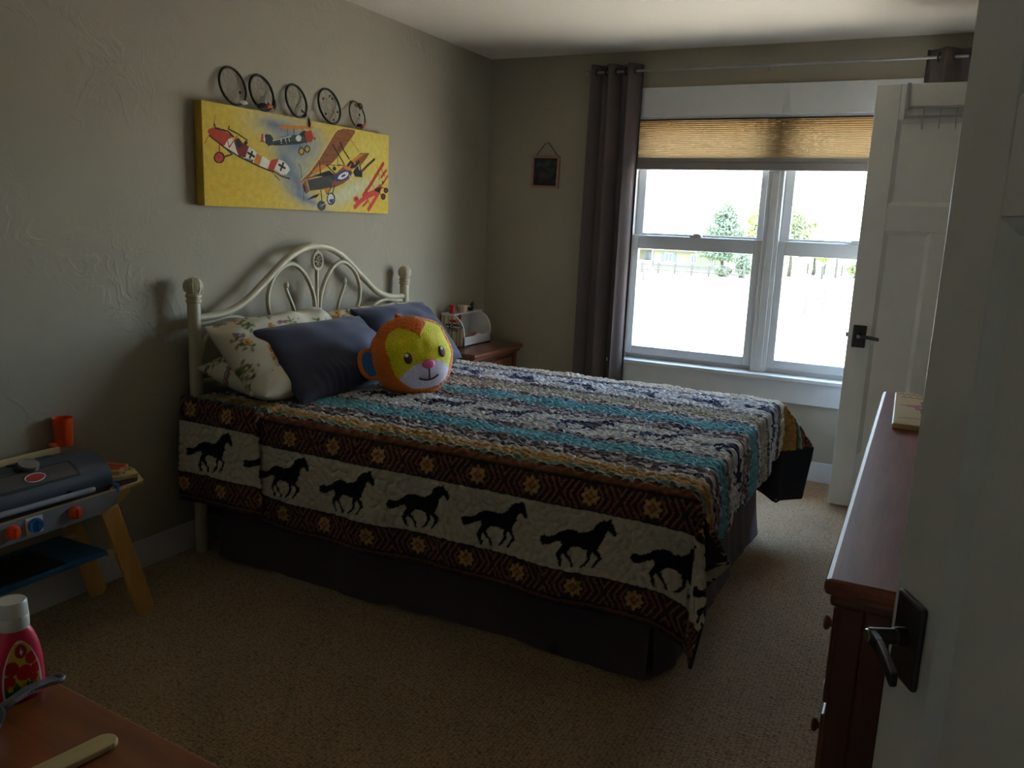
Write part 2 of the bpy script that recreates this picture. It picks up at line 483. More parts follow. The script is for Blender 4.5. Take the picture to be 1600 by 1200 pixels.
for x0, x1 in ((WX0 + .012, -.893), (-.800, WX1 - .012)):
    sash('upper_sash', x0, x1, 1.352, WZ1 - .012, YB + .105, .052, .046, .062, .045)
    lo = sash('lower_sash', x0, x1, .640, 1.400, YB + .062, .042, .052, .052, .098 - .012)
    mid = (x0 + x1) / 2
    wpart('sash_lock', [((mid - .035, YB + .058, 1.400), (mid + .035, YB + .10, 1.412)), ((mid - .012, YB + .05, 1.412), (mid + .03, YB + .075, 1.420))], M['vinyl'], lo, bevel=.003)
    wpart('lift_lip', [((x0 + .03, YB + .054, 1.388), (x1 - .03, YB + .064, 1.398))], M['vinyl'], lo, bevel=.002)

# ---- doors (three-panel craftsman slabs)
def door(name, label, loc, rotz, width, height, hinge_side):
    """local x runs along the slab from the free edge, y is the slab's depth, the room-side face is y = 0"""
    d = struct(thing(name, loc=loc, rotz=rotz), label)
    th, st, z0 = .035, .113, .012
    mull0, mull1 = width / 2 - .055, width / 2 + .055
    zp = [(.30, 1.476), (1.606, height - .17)]
    bb = MB()
    bb.box((0, 0, z0), (st, th, height)).box((width - st, 0, z0), (width, th, height))
    bb.box((st, 0, z0), (width - st, th, zp[0][0])).box((st, 0, zp[0][1]), (width - st, th, zp[1][0])).box((st, 0, zp[1][1]), (width - st, th, height))
    bb.box((mull0, 0, zp[0][0]), (mull1, th, zp[0][1]))
    bb.build('slab', M['door'], d, bevel=.0025)
    for x0, x1, (a, c) in ((st, mull0, zp[0]), (mull1, width - st, zp[0]), (st, width - st, zp[1])):
        MB().box((x0 - .002, .013, a - .002), (x1 + .002, th - .013, c + .002)).build('panel', M['door'], d)
        for yo_, yi_ in ((.0004, .013), (th - .0004, th - .013)):      # sloped moulding round each panel
            k = .019; out_ = [(x0, yo_, a), (x1, yo_, a), (x1, yo_, c), (x0, yo_, c)]; in_ = [(x0 + k, yi_, a + k), (x1 - k, yi_, a + k), (x1 - k, yi_, c - k), (x0 + k, yi_, c - k)]
            MB().add(out_ + in_, [(i, (i + 1) % 4, 4 + (i + 1) % 4, 4 + i) for i in range(4)]).build('panel_moulding', M['door'], d)
    return d
def lever(d, zc, face=-1, xc=.056, y0=0.0, tall=.116, wide=.066):
    s_ = face
    p = MB().box((xc - wide / 2, min(y0, y0 + s_ * .009), zc - tall / 2), (xc + wide / 2, max(y0, y0 + s_ * .009), zc + tall / 2)).build('handle_plate', M['bronze'], d, bevel=.004)
    MB().lathe([(.0125, 0), (.0125, .012), (.0105, .014), (.0105, .048)], (xc, y0 + s_ * .009, zc + .004), (0, s_, 0), 18).build('handle_stem', M['bronze'], p, smooth='auto')
    pts = [(xc - .006, y0 + s_ * .052, zc + .004), (xc + .03, y0 + s_ * .055, zc + .004), (xc + .065, y0 + s_ * .061, zc + .002), (xc + .098, y0 + s_ * .067, zc - .002)]
    bb = MB()
    for a, c in zip(pts[:-1], pts[1:]):
        a, c = V(*a), V(*c); bb.obox((a + c) / 2, (c - a) / 2 * 1.04, (0, .005, 0), (0, 0, .0095))
    bb.build('handle_lever', M['bronze'], p, bevel=.0025)
    MB().lathe([(.0, .0525), (.008, .0522), (.009, .049)], (xc, y0 + s_ * .008, zc + .004), (0, s_, 0), 14).build('privacy_button', M['nickel'], p, smooth='auto')
    return p
d1 = door('door_1', 'white panelled door standing open in front of the window', (-.329, 4.629, 0), 0, .76, 2.186, 1)
lever(d1, .934)
lever(d1, .934, 1, y0=.035)
MB().box((-.012, .010, .925), (0.001, .024, .950)).build('latch_bolt', M['nickel'], d1, bevel=.003)
th = math.radians(26.5)
d2 = door('door_2', 'white entry door opened against the dresser', (.0155, 1.18, 0), math.atan2(-math.cos(th), math.sin(th)), .82, 2.186, -1)
lever(d2, .934)
lever(d2, .934, 1, y0=.035)

# ================================================================== BED
M['iron'] = mat('cream_enamel_iron', S(186, 176, 148), 0.42, var=0.10, vscale=30, bump=0.06, bscale=80)
M['mattress'] = mat('mattress_ticking', S(200, 196, 186), 0.9, bump=0.2, bscale=200)
M['boxspring'] = mat('box_spring_cloth', S(150, 140, 122), 0.9, bump=0.2, bscale=200)
M['skirt'] = mat('dark_brown_cotton', S(68, 54, 57), 0.9, var=0.12, bump=0.25, bscale=240, sheen=0.1)
M['quilt'] = colmat('printed_quilt_cotton', 0.85, bump=0.12, bscale=420, sheen=0.1, spec=0.2)
M['lining'] = mat('navy_quilt_lining', S(26, 27, 38), 0.85, bump=0.2, bscale=200)
M['navy'] = mat('navy_pillow_sateen', S(50, 52, 76), 0.7, var=0.05, bump=0.12, bscale=26, bdist=0.006, sheen=0.2, spec=0.3)
M['floral'] = colmat('floral_print_cotton', 0.85, bump=0.25, bscale=30, bdist=0.006, spec=0.2, var=0.06)

HX = -2.655
bed = thing('iron_bed', 'cream painted iron bed frame with an arched scrollwork headboard', 'bed', (HX, 3.19, 0))
def bpart(name, mb, parent=bed, **k): return mb.build(name, M['iron'], parent, world=True, smooth='auto', **k)
for y in (2.425, 3.952):
    p = bpart('post', MB().lathe([(.024, 0), (.026, .02), (.026, 1.075)], (HX, y, 0), seg=20))
    bpart('finial', MB().lathe([(.026, 1.072), (.031, 1.078), (.031, 1.086), (.027, 1.089), (.027, 1.094), (.032, 1.098), (.032, 1.106), (.026, 1.112), (.034, 1.124), (.038, 1.138), (.037, 1.152), (.030, 1.166), (.018, 1.175), (.0, 1.178)], (HX, y, 0), seg=22), p)
    for k in range(8):   # fluting on the ball
        t = 2 * math.pi * k / 8
        bpart('finial_rib', MB().tube([(HX + r * math.cos(t), y + r * math.sin(t), z) for r, z in ((.032, 1.118), (.0385, 1.136), (.036, 1.154), (.024, 1.171))], .0028, 5), p) if y < 3 else None
YC = 3.19
half = [(0, 1.296), (.06, 1.293), (.12, 1.279), (.19, 1.250), (.265, 1.205), (.335, 1.155), (.41, 1.103), (.475, 1.062), (.545, 1.032), (.61, 1.016), (.68, 1.010), (.765, 1.010)]
arch = [(HX, YC - a, z) for a, z in half[::-1]] + [(HX, YC + a, z) for a, z in half[1:]]
bpart('arch_tube', MB().tube(catmull(arch, 4), .0165, 14))
for s_ in (-1, 1):
    low = [(.765, .984), (.69, .987), (.60, .999), (.53, .995), (.47, .975), (.42, .94), (.40, .90)]
    bpart('shoulder_scroll', MB().tube(catmull([(HX, YC + s_ * a, z) for a, z in low], 5), .0095, 10))
    loop = [(.012, .74), (.014, .92), (.022, 1.035), (.05, 1.11), (.10, 1.175), (.165, 1.213), (.23, 1.208), (.30, 1.16), (.338, 1.09), (.338, 1.02), (.31, .965), (.26, .92), (.20, .90)]
    bpart('loop_scroll', MB().tube(catmull([(HX + .002, YC + s_ * a, z) for a, z in loop], 5), .0105, 10))
    sc_ = [(.15, .90), (.158, .96), (.166, 1.0), (.185, 1.04), (.205, 1.075), (.217, 1.10), (.213, 1.122)]
    o = bpart('curl_bar', MB().tube(catmull([(HX, YC + s_ * a, z) for a, z in sc_], 5), .0085, 10))
    bpart('curl_knob', MB().ball((HX, YC + s_ * .216, 1.118), (.013, .014, .017)), o)
    bpart('lower_scroll', MB().tube(catmull([(HX, YC + s_ * a, z) for a, z in ((.74, .76), (.74, .85), (.70, .93), (.62, .95), (.55, .93))], 5), .0095, 10))
bpart('spindle', MB().tube([(HX, YC, .70), (HX, YC, 1.19)], .009, 10).tube([(HX, YC, 1.26), (HX, YC, 1.29)], .009, 10))
md = bpart('medallion_ring', MB().tube([(HX + .004, YC + .034 * math.cos(t), 1.226 + .040 * math.sin(t)) for t in np.linspace(0, 2 * math.pi, 28, endpoint=False)], .0085, 8, closed=True))
MB().lathe([(.0, .004), (.032, .004), (.032, -.004), (0, -.004)], (HX - .002, YC, 1.226), (1, 0, 0), 24, 1, 1).build('medallion_plate', M['black'], md, world=True)
for k in range(8):
    t = math.pi * k / 4 + .2
    bpart('medallion_petal', MB().tube([(HX + .006, YC + .006 * math.cos(t), 1.226 + .006 * math.sin(t)), (HX + .009, YC + .017 * math.cos(t), 1.226 + .020 * math.sin(t)), (HX + .006, YC + .027 * math.cos(t), 1.226 + .031 * math.sin(t))], [.003, .0048, .002], 6), md)
bpart('cross_rail', MB().tube([(HX, 2.425, .74), (HX, 3.952, .74)], .012, 10))
for y in (2.46, 3.92):
    MB().box((HX + .02, y - .012, .17), (-.72, y + .012, .215)).build('side_rail', M['black'], bed, world=True)
MB().box((HX - .012, 2.44, .17), (HX + .04, 2.50, .31)).build('rail_bracket', M['black'], bed, world=True, bevel=.004)
MB().ball((-.985, 2.405, .022), (.020, .014, .021), 12, 8).build('caster', M['black'], bed, world=True, smooth=True)
for x in (-1.55, -.78):
    for y in (2.56, 3.85):
        MB().lathe([(.022, 0), (.022, .03), (.016, .035), (.016, .2)], (x, y, 0), seg=14).build('foot', M['black'], bed, world=True)

BY0, BY1, BXF, BZ = 2.42, 3.96, -.60, .652
tag(MB().box((-2.62, BY0 + .02, .20), (BXF - .03, BY1 - .02, .395)).build('box_spring', M['boxspring'], at=(-1.6, 3.19, .2), bevel=.02, bseg=3), 'tan cloth box spring under the mattress, showing at the bed corner', 'box spring')
tag(MB().box((-2.62, BY0 + .01, .40), (BXF - .01, BY1 - .01, .632)).build('mattress', M['mattress'], at=(-1.6, 3.19, .4), bevel=.035, bseg=4, smooth=True), 'white mattress hidden under the horse quilt', 'mattress')

# ---- bed skirt : pleated dark cloth hanging to the carpet round three sides
sk = thing('bed_skirt', 'dark brown cotton bed skirt hanging to the carpet', 'bed skirt', (-1.6, 3.19, 0))
def skirt_panel(name, p0, p1, nrm, seed, n=90, top=.40, amp=.010, flare=.03):
    p0, p1, nrm = V(*p0), V(*p1), V(*nrm); r = random.Random(seed); ph = [r.uniform(0, 6.28) for _ in range(4)]
    L = (p1 - p0).length
    def fn(u, v):
        q = p0.lerp(p1, u); s_ = u * L
        w = math.sin(s_ * 9 + ph[0]) * .6 + math.sin(s_ * 21 + ph[1]) * .3 + math.sin(s_ * 43 + ph[2]) * .15
        off = amp * w * (.35 + .9 * v) + flare * v * v
        z = top + (.012 + .006 * math.sin(s_ * 5 + ph[3]) - top) * v
        return q + nrm * off + V(0, 0, z)
    return MB().grid(n, 14, fn).build(name, M['skirt'], sk, world=True, smooth=True)
ys = BY0 + .005
skirt_panel('side_panel', (-2.52, ys, 0), (-1.66, ys, 0), (0, -1, 0), 1)
skirt_panel('side_panel', (-1.69, ys + .012, 0), (-.655, ys - .002, 0), (0, -1, 0), 2)
skirt_panel('foot_panel', (-.655, ys, 0), (-.60, ys + .10, 0), (1, -.3, 0), 7, 20, flare=.01)
skirt_panel('foot_panel', (-.63, ys + .08, 0), (-.62, BY1 - .01, 0), (1, 0, 0), 3)
skirt_panel('side_panel', (-.63, BY1, 0), (-2.55, BY1, 0), (0, 1, 0), 4)

# ---- quilt
HORSE = [(-0.13,-0.021),(-0.127,-0.008),(-0.111,-0.001),(-0.093,-0.003),(-0.07,0.01),(-0.058,0.022),(-0.039,0.032),(-0.016,0.036),(0.011,0.031),(0.033,0.037),(0.049,0.047),(0.057,0.062),(0.067,0.075),(0.08,0.083),(0.095,0.085),(0.103,0.095),(0.108,0.096),(0.111,0.084),(0.117,0.076),(0.13,0.051),(0.127,0.04),(0.117,0.039),(0.105,0.053),(0.097,0.049),(0.089,0.035),(0.084,0.015),(0.074,-0.005),(0.068,-0.02),(0.082,-0.032),(0.084,-0.048),(0.07,-0.065),(0.059,-0.082),(0.052,-0.082),(0.063,-0.061),(0.071,-0.047),(0.063,-0.036),(0.05,-0.027),(0.048,-0.055),(0.035,-0.075),(0.019,-0.088),(0.012,-0.087),(0.029,-0.068),(0.037,-0.053),(0.034,-0.024),(0.018,-0.022),(-0.009,-0.02),(-0.022,-0.028),(-0.03,-0.042),(-0.021,-0.057),(-0.008,-0.075),(-0.006,-0.091),(-0.014,-0.093),(-0.018,-0.078),(-0.033,-0.06),(-0.043,-0.049),(-0.05,-0.058),(-0.046,-0.079),(-0.044,-0.094),(-0.052,-0.096),(-0.058,-0.08),(-0.068,-0.058),(-0.058,-0.039),(-0.05,-0.022),(-0.055,-0.01),(-0.075,-0.017),(-0.092,-0.029),(-0.118,-0.037),(-0.127,-0.031)]
DU = .0042
OV_N, OV_F, OV_E = .43, .43, .275           # overhang: near side, far side, foot end
TOPW = BY1 - BY0 + .05                      # cloth over the top
U_TOP = 2.19                                # length on top, with the slack of the fold at the head
nu = int((U_TOP + OV_E) / DU) + 1; nv = int((OV_N + TOPW + OV_F) / DU) + 1
uu = np.linspace(0, U_TOP + OV_E, nu); vv = np.linspace(-OV_N, TOPW + OV_F, nv)
U, Vv = np.meshgrid(uu, vv)
def quilt_colors(U, Vv):
    cream, cream2 = np.array(S(196, 187, 166)), np.array(S(206, 210, 212))
    dark = np.array(S(66, 46, 50)); rust = np.array(S(146, 90, 64)); gold = np.array(S(180, 142, 82)); ink = np.array(S(30, 28, 36))
    teal = np.array(S(100, 168, 186)); green = np.array(S(96, 128, 116)); orange = np.array(S(124, 78, 50)); navy = np.array(S(52, 58, 88))
    taupe = np.array(S(118, 108, 116))
    P = Paint(U, Vv, cream)
    def band(v0, v1, c): P.C[(Vv >= v0) & (Vv < v1)] = c
    per, hper = .205, .3085
    def border(s0):
        """s0: function giving distance from hem outward-in"""
        D = s0
        def bd(a, b_, c): P.C[(D >= a) & (D < b_)] = c
        bd(-.1, .010, dark); bd(.010, .018, rust * .6); bd(.018, .022, dark)
        for a in (.022, .336):
            bd(a, a + .096, dark); bd(a, a + .004, ink); bd(a + .092, a + .096, ink)
            cc = a + .048; off = .0 if a > .1 else -.035
            t = (U - .573 - off) / per; ft = (t - np.floor(t)); x = (ft - .5) * per   # medallion at x=0
            yv = D - cc; inb = (np.abs(yv) < .044)
            far = np.abs(x) - np.abs(yv) * .55     # chevrons point away from each medallion
            ch = inb & (np.abs(x) > .024) & (((np.abs(x) + np.abs(yv) * .62 - .02) % .0225) < .0070)
            P.C[ch] = rust
            ang = np.arctan2(yv, x); rr = np.hypot(x, yv * .98); pet = .028 + .0045 * np.cos(ang * 8)
            P.C[inb & (rr < pet)] = gold; P.C[inb & (rr < .014 + .004 * np.cos(ang * 4))] = rust; P.C[inb & (rr < .005)] = gold
        bd(.118, .336, cream)
        bd(.432, .450, orange); bd(.450, .454, ink); bd(.454, .462, np.array(S(150, 172, 160))); bd(.462, .475, green); bd(.475, .479, ink); bd(.479, .535, gold * .9)
    # streaky middle field
    r = np.random.default_rng(5)
    rows = np.repeat(r.random(4000), 1)
    k = np.floor((Vv + 2) / .0085).astype(int) % 4000
    st = rows[k]; wob = bandnoise(nv, nu, DU, DU, .09, .6, 3) * .16
    st2 = np.clip(st + wob, 0, 1)
    mid = (Vv > .13) & (Vv < TOPW - .13)
    pal = np.where((st2 < .30)[..., None], taupe, np.where((st2 < .48)[..., None], navy * 1.15, np.where((st2 < .68)[..., None], np.array(S(150, 138, 134)), np.where((st2 < .80)[..., None], np.array(S(128, 96, 88)), cream2))))
    P.C[mid] = pal[mid]
    v_ = Vv + .0
    def stripe(y0, y1, c, mixr=0.0):
        q = (v_ > y0 - 2.37 + .0) & (v_ < y1 - 2.37)
        cc = np.asarray(c)
        if mixr:
            w = (st2 > 1 - mixr) & q
            P.C[q] = cc; P.C[w] = P.C[w] * .0 + (cc * .55 + taupe * .45)
        else: P.C[q] = cc
    stripe(2.60, 2.72, teal, .25); stripe(2.775, 3.005, cream2, .18); stripe(3.115, 3.255, teal, .25); stripe(3.33, 3.45, np.array(S(178, 176, 152)), .5)
    stripe(3.51, 3.75, cream2, .2)
    border(Vv + OV_N); 
    Df = (TOPW + OV_F) - Vv
    keep = P.C.copy(); border(Df + .09); P.C[Df > .47] = keep[Df > .47]
    # running horses
    def herd(cx, vc, flip, sc, c, mask=None):
        if mask is None: P.poly([(cx + a * sc, vc + flip * b_ * sc) for a, b_ in HORSE], c)
        else:
            old = P.C.copy(); P.poly([(cx + a * sc, vc + flip * b_ * sc) for a, b_ in HORSE], c); P.C[~mask] = old[~mask]
    turned, rest = U < .45, U >= .45              # the strip by the headboard is turned back on itself
    for cx in (.168, .476): herd(cx, -OV_N + .228, 1, 1.0, ink, turned)
    for n in range(7): herd(.639 + n * hper, -OV_N + .228, 1, 1.0, ink, rest)
    for n in range(8):
        herd(.36 + n * hper, TOPW + OV_F - .226, -1, 1.0, ink)
        herd(.40 + n * hper, 2.90 - 2.37, 1, 1.02, navy); herd(.40 + n * hper, 3.63 - 2.37, -1, 1.02, navy)
    fl = 1 + .05 * bandnoise(nv, nu, DU, DU, .03, .7, 9)
    C = P.C * np.clip(fl, .8, 1.2)[..., None]
    return np.clip(C, 0, 1)
qcol = quilt_colors(U, Vv)

# stitching : meandering lines are the zero set of a band-limited field
f1 = bandnoise(nv, nu, DU, DU, .054, .20, 21)
stitch = np.exp(-(f1 / .40) ** 2)
relief = .0085 * (1 - stitch) + .0012 * bandnoise(nv, nu, DU, DU, .35, .6, 22)
wave_top = .0034 * np.sin((Vv * 215) + 2.0 * np.sin(U * 96 + 3 * f1 * .12))        # wavy channel ridges over the top

# drape
def drape():
    uc = np.array([0, .30, .385, .415, .45, .485, .53, .60, .80, 4.0]); 
    xf = np.array([-2.64, -2.345, -2.262, -2.243, -2.268, -2.278, -2.245, -2.178, -1.975, 1.225])   # folded back on itself at the drop
    xt = np.array([-2.64, -2.39, -2.325, -2.30, -2.273, -2.246, -2.211, -2.160, -1.975, 1.225])
    yo = np.array([-.040, -.046, -.044, -.032, -.020, -.008, -.004, 0, 0, 0])
    zo = np.array([.055, .055, .052, .040, .024, .010, .002, 0, 0, 0])
    sm = lambda a, k=9: a
    uf = np.linspace(0, 4, 2000)
    def curve(c):
        y = np.interp(uf, uc, c); ker = np.hanning(15); ker /= ker.sum()
        yp = np.pad(y, 7, mode='edge'); yp[:7] = y[0] - (y[1] - y[0]) * np.arange(7, 0, -1); yp[-7:] = y[-1] + (y[-1] - y[-2]) * np.arange(1, 8)
        return np.convolve(yp, ker, 'valid')
    XF, XT, YO, ZO = (np.interp(U, uf, curve(c)) for c in (xf, xt, yo, zo))
    w = np.clip(1 - Vv / .30, 0, 1); w = w * w * (3 - 2 * w)
    x0 = XT * (1 - w) + XF * w
    XE = -.532                                    # foot edge of the bed under the quilt
    R = .022                                      # rounding radius of the mattress edge
    # near side parameter a (beyond near edge), far c, foot b
    a = np.clip(-Vv, 0, None); c = np.clip(Vv - TOPW, 0, None); bq = np.clip(x0 - XE, 0, None)
    yin = np.clip(Vv, 0, TOPW)
    y = (BY0 - .04) + yin * ((BY1 + .03) - (BY0 - .04)) / TOPW
    x = np.minimum(x0, XE)
    edge = lambda d: R * (1 - np.sqrt(np.clip(1 - (1 - np.clip(d / (R * 1.3), 0, 1)) ** 2, 0, 1)))
    crown = .018 * (1 - ((yin / TOPW) * 2 - 1) ** 4)
    soft = edge(yin) + edge(TOPW - yin) + edge(np.clip(XE - x0, 0, None))
    z = BZ + .012 + crown - soft * .8
    # lower near corner where the mattress sags at the foot
    P = np.stack([x, y, z], -1)
    # straight drops
    fold = lambda t, s: (.010 * np.sin(t * 7 + s) + .006 * np.sin(t * 17 + 2 * s))
    nearonly = (a > 0) & (bq <= 0); faronly = (c > 0) & (bq <= 0); footonly = (bq > 0) & (a <= 0) & (c <= 0)
    zed = BZ - R * .8 + .012
    def drop(mask, d, out, tpar, seed, flare=.05):
        dd = d[mask]; o = .012 * np.sqrt(np.clip(dd / .06, 0, 1)) + flare * (dd / .43) ** 1.6 * .5 + fold(tpar[mask], seed) * np.clip(dd / .25, 0, 1.3)
        P[mask, 2] = zed - dd * .985
        P[mask, 0] += out[0] * o; P[mask, 1] += out[1] * o
    drop(nearonly, a, (0, -1), U, 1.3, .012); drop(faronly, c, (0, 1), U, 2.1); drop(footonly, bq, (1, 0), Vv * 1.0, .7, .03)
    dr = np.clip((x0 + .68) / .148, 0, 1) ** 2 * .13
    P[..., 2] -= np.where((a > 0) | (c > 0), dr * (a + c), 0)
    P[..., 1] += np.where(a > 0, YO, YO * w * .3); P[..., 2] += np.where(a > 0, ZO, ZO * w * .25)
    # corners : the sector of cloth beyond both edges hangs as a flared fold
    def corner(mask, d, cy, ctrl):
        aa, bb = d[mask], bq[mask]; r = np.hypot(aa, bb); ph = np.degrees(np.arctan2(bb, aa))
        k = np.array([q[0] for q in ctrl]); D = np.array([q[1:] for q in ctrl], float); D /= np.linalg.norm(D, axis=1)[:, None]
        fine = np.linspace(0, 90, 361); Df = np.stack([np.interp(fine, k, D[:, i]) for i in range(3)], -1)
        ker = np.hanning(21); ker /= ker.sum()
        for i in range(3):
            e = np.pad(Df[:, i], 10, mode='edge'); Df[:, i] = np.convolve(e, ker, 'valid')
        Df[0:1] = D[0]; Df[-1:] = D[-1]
        dirs = np.stack([np.interp(ph, fine, Df[:, i]) for i in range(3)], -1); dirs /= np.linalg.norm(dirs, axis=1)[:, None]
        o = np.array([XE + .012, cy, zed])
        r = r * (1 + .13 * np.clip(1 - ph / 40, 0, 1))
        Q = o + dirs * r[:, None]
        Q[:, 2] -= 0
        P[mask] = Q
    corner((a > 0) & (bq > 0), a, BY0 - .052, [(0, .0, -.02, -1), (12, .02, -.05, -.6), (27, .025, -.068, -.483), (37, .048, -.066, -.36), (42, .052, -.05, -.35), (50, .025, .06, -.33), (63, .105, .125, -.25), (78, .06, .08, -.27), (90, .05, .0, -1)])
    corner((c > 0) & (bq > 0), c, BY1 + .042, [(0, .0, .02, -1), (14, .04, .10, -1), (32, .13, .15, -.46), (44, .17, .14, -.36), (58, .19, .13, -.29), (74, .12, .06, -.28), (90, .05, .0, -1)])
    return P
QP = drape()
# normals by finite differences, then push the relief outward
def normals(P):
    du = np.gradient(P, axis=1); dv = np.gradient(P, axis=0); n = np.cross(du, dv); n /= np.linalg.norm(n, axis=2)[..., None] + 1e-9
    return n
QN = normals(QP)
ontop = ((Vv > 0) & (Vv < TOPW)).astype(float)
lump = .002 * bandnoise(nv, nu, DU, DU, .22, .5, 31) * ontop
QP2 = QP + QN * (relief + wave_top * ontop + lump)[..., None]
quilt = thing('quilt', 'patterned western quilt with black running horses and turquoise stripes over the bed', 'quilt', (-1.6, 3.19, .66))
me = grid_mesh('quilt_top', QP2 - np.array([-1.6, 3.19, .66]), qcol)
tag(link('quilt_top', me, M['quilt'], quilt), 'printed face with horses, arrows and flower medallions')
me = grid_mesh('quilt_lining', (QP - QN * .006)[::4, ::4] - np.array([-1.6, 3.19, .66]))
tag(link('quilt_lining', me, M['lining'], quilt), 'dark navy underside of the quilt')
bd = np.concatenate([QP[0, ::3] , QP[::3, -1], QP[-1, ::-3]], 0) - np.array([-1.6, 3.19, .66])
tag(MB().tube([tuple(q) for q in bd], .006, 6).build('quilt_binding', M['lining'], quilt, smooth=True), 'dark binding along the hem')

# ================================================================== PILLOWS AND PLUSH
def pillow_points(BL, BR, TL, T, n=70, pinch=.07, sag=0.0, seed=0, wr=.004, vert=0.0, power=2.6):
    """closed pillow from three corners of its mid plane; returns front and back point grids plus the patch coordinates in metres"""
    BL, BR, TL = (np.array(q, float) for q in (BL, BR, TL))
    ex, ey = BR - BL, TL - BL; w, h = np.linalg.norm(ex), np.linalg.norm(ey); nx, ny = ex / w, ey / h
    nz = np.cross(nx, ny); nz /= np.linalg.norm(nz)
    a = np.linspace(-1, 1, n); A, B = np.meshgrid(a, a)
    prof = (np.clip(1 - np.abs(A) ** power, 0, 1) ** .55) * (np.clip(1 - np.abs(B) ** power, 0, 1) ** .55)
    # the edges bow inward between the corners
    Ax = A * (1 - pinch * (1 - B ** 2) * np.abs(A) ** 3); By = B * (1 - pinch * (1 - A ** 2) * np.abs(B) ** 3)
    r = np.random.default_rng(seed)
    wn = bandnoise(n, n, 1 / n, 1 / n, .34, .5, seed) * wr + vert * np.exp(-((B + .75) / .35) ** 2) * np.sin(A * 38 + 4 * np.sin(A * 5 + seed) + B * 6) * np.clip(.6 - np.abs(A + .45), 0, 1)
    # corner folds radiate from the corners
    cd = sum(np.exp(-(((A - sx_) ** 2 + (B - sy_) ** 2) / .12)) * np.sin(np.arctan2(B - sy_, A - sx_) * 9 + seed) for sx_ in (-1, 1) for sy_ in (-1, 1)) * wr * .9 * np.clip((prof - .2) * 3, 0, 1)
    base = BL + (Ax[..., None] + 1) / 2 * ex + (By[..., None] + 1) / 2 * ey
    sg = -sag * (1 - A ** 2)[..., None] * np.clip(B + .2, 0, None)[..., None] * np.array([0, 0, 1.])
    F = base + nz * (prof * T / 2 + (wn + cd) * (prof > 0.02) * np.minimum(prof * 3, 1))[..., None] + sg
    K = base - nz * (prof * T / 2)[..., None] + sg
    return F, K, (A + 1) / 2 * w, (B + 1) / 2 * h
def pillow(name, label, mat_, BL, BR, TL, T, paint=None, group=None, **k):
    F, K, X, Y = pillow_points(BL, BR, TL, T, **k)
    o = np.array(BL, float)
    n = F.shape[0]
    # one closed skin: front grid then mirrored back grid
    me = grid_mesh(name, np.concatenate([F, K[::-1]], 0) - o, None if paint is None else np.concatenate([paint(X, Y), paint(X, Y)[::-1]], 0))
    import bmesh
    bm = bmesh.new(); bm.from_mesh(me); bmesh.ops.remove_doubles(bm, verts=bm.verts, dist=1e-5)
    bmesh.ops.holes_fill(bm, edges=[e for e in bm.edges if e.is_boundary]); bm.to_mesh(me); bm.free()
    p = tag(link(name, me, mat_, None, tuple(o), smooth=True), label, 'pillow', group)
    return p, F, K

def floral(seed):
    def fn(X, Y):
        r = random.Random(seed); P = Paint(X, Y, S(206, 198, 176))
        green, green2, orng, yel, plum = S(96, 104, 62), S(128, 130, 86), S(190, 112, 48), S(206, 158, 84), S(126, 104, 122)
        w, h = X.max(), Y.max()
        for _ in range(46):
            x, y, k = r.uniform(0, w), r.uniform(0, h), r.random(); ro = r.uniform(0, 6.28)
            if k < .42:      # leaf spray
                for j in range(5):
                    t = ro + j * 1.1; P.ell(x + .020 * math.cos(t), y + .020 * math.sin(t), .013, .007, t, green if j % 2 else green2)
            elif k < .62:    # orange blossom
                for j in range(5):
                    t = ro + j * 1.257; P.ell(x + .012 * math.cos(t), y + .012 * math.sin(t), .011, .008, t, orng if j % 2 else yel)
                P.ell(x, y, .005, .005, 0, S(120, 60, 40))
            elif k < .80:    # butterfly
                for s_ in (-1, 1):
                    P.ell(x + .014 * s_ * math.cos(ro), y + .014 * s_ * math.sin(ro), .015, .010, ro + s_ * .6, plum)
                    P.ell(x + .018 * s_ * math.cos(ro), y + .018 * s_ * math.sin(ro), .006, .005, ro, orng)
                P.line([(x - .008 * math.sin(ro), y + .008 * math.cos(ro)), (x + .010 * math.sin(ro), y - .010 * math.cos(ro))], .004, S(60, 45, 45))
            else:            # sprigs
                P.line([(x, y), (x + .03 * math.cos(ro), y + .03 * math.sin(ro))], .003, green2); P.ell(x, y, .005, .005, 0, S(150, 140, 170))
        return P.C
    return fn

pillow('floral_pillow', 'white pillow with leaf and butterfly print lying lowest, under the leaning floral one', M['floral'], (-2.26, 2.405, .735), (-2.26, 3.10, .735), (-2.615, 2.385, .815), .19, floral(3), 'floral pillows', seed=4, pinch=.05)
pillow('floral_pillow', 'butterfly print pillow leaning at the left post, its open end showing', M['floral'], (-2.335, 2.400, .730), (-2.335, 3.13, .755), (-2.585, 2.405, .985), .19, floral(8), 'floral pillows', seed=9, pinch=.04, wr=.006)
pillow('floral_pillow', 'floral pillow at the right of the headboard, only its top edge showing', M['floral'], (-2.40, 3.17, .735), (-2.40, 3.90, .735), (-2.585, 3.17, .985), .16, floral(12), 'floral pillows', seed=14, pinch=.03, wr=.006)
pillow('navy_pillow', 'navy blue pillow leaning on the floral pillow, left of the lion', M['navy'], (-2.20, 2.55, .685), (-2.20, 3.30, .685), (-2.475, 2.54, .965), .19, None, 'navy pillows', seed=21, pinch=.045, wr=.0035, n=110, vert=.004)
pillow('navy_pillow', 'navy blue pillow tucked behind the lion plush, nearest the nightstand', M['navy'], (-2.27, 3.30, .70), (-2.27, 3.965, .69), (-2.525, 3.275, .995), .18, None, 'navy pillows', seed=26, pinch=.045, wr=.0035, n=110, vert=.003)

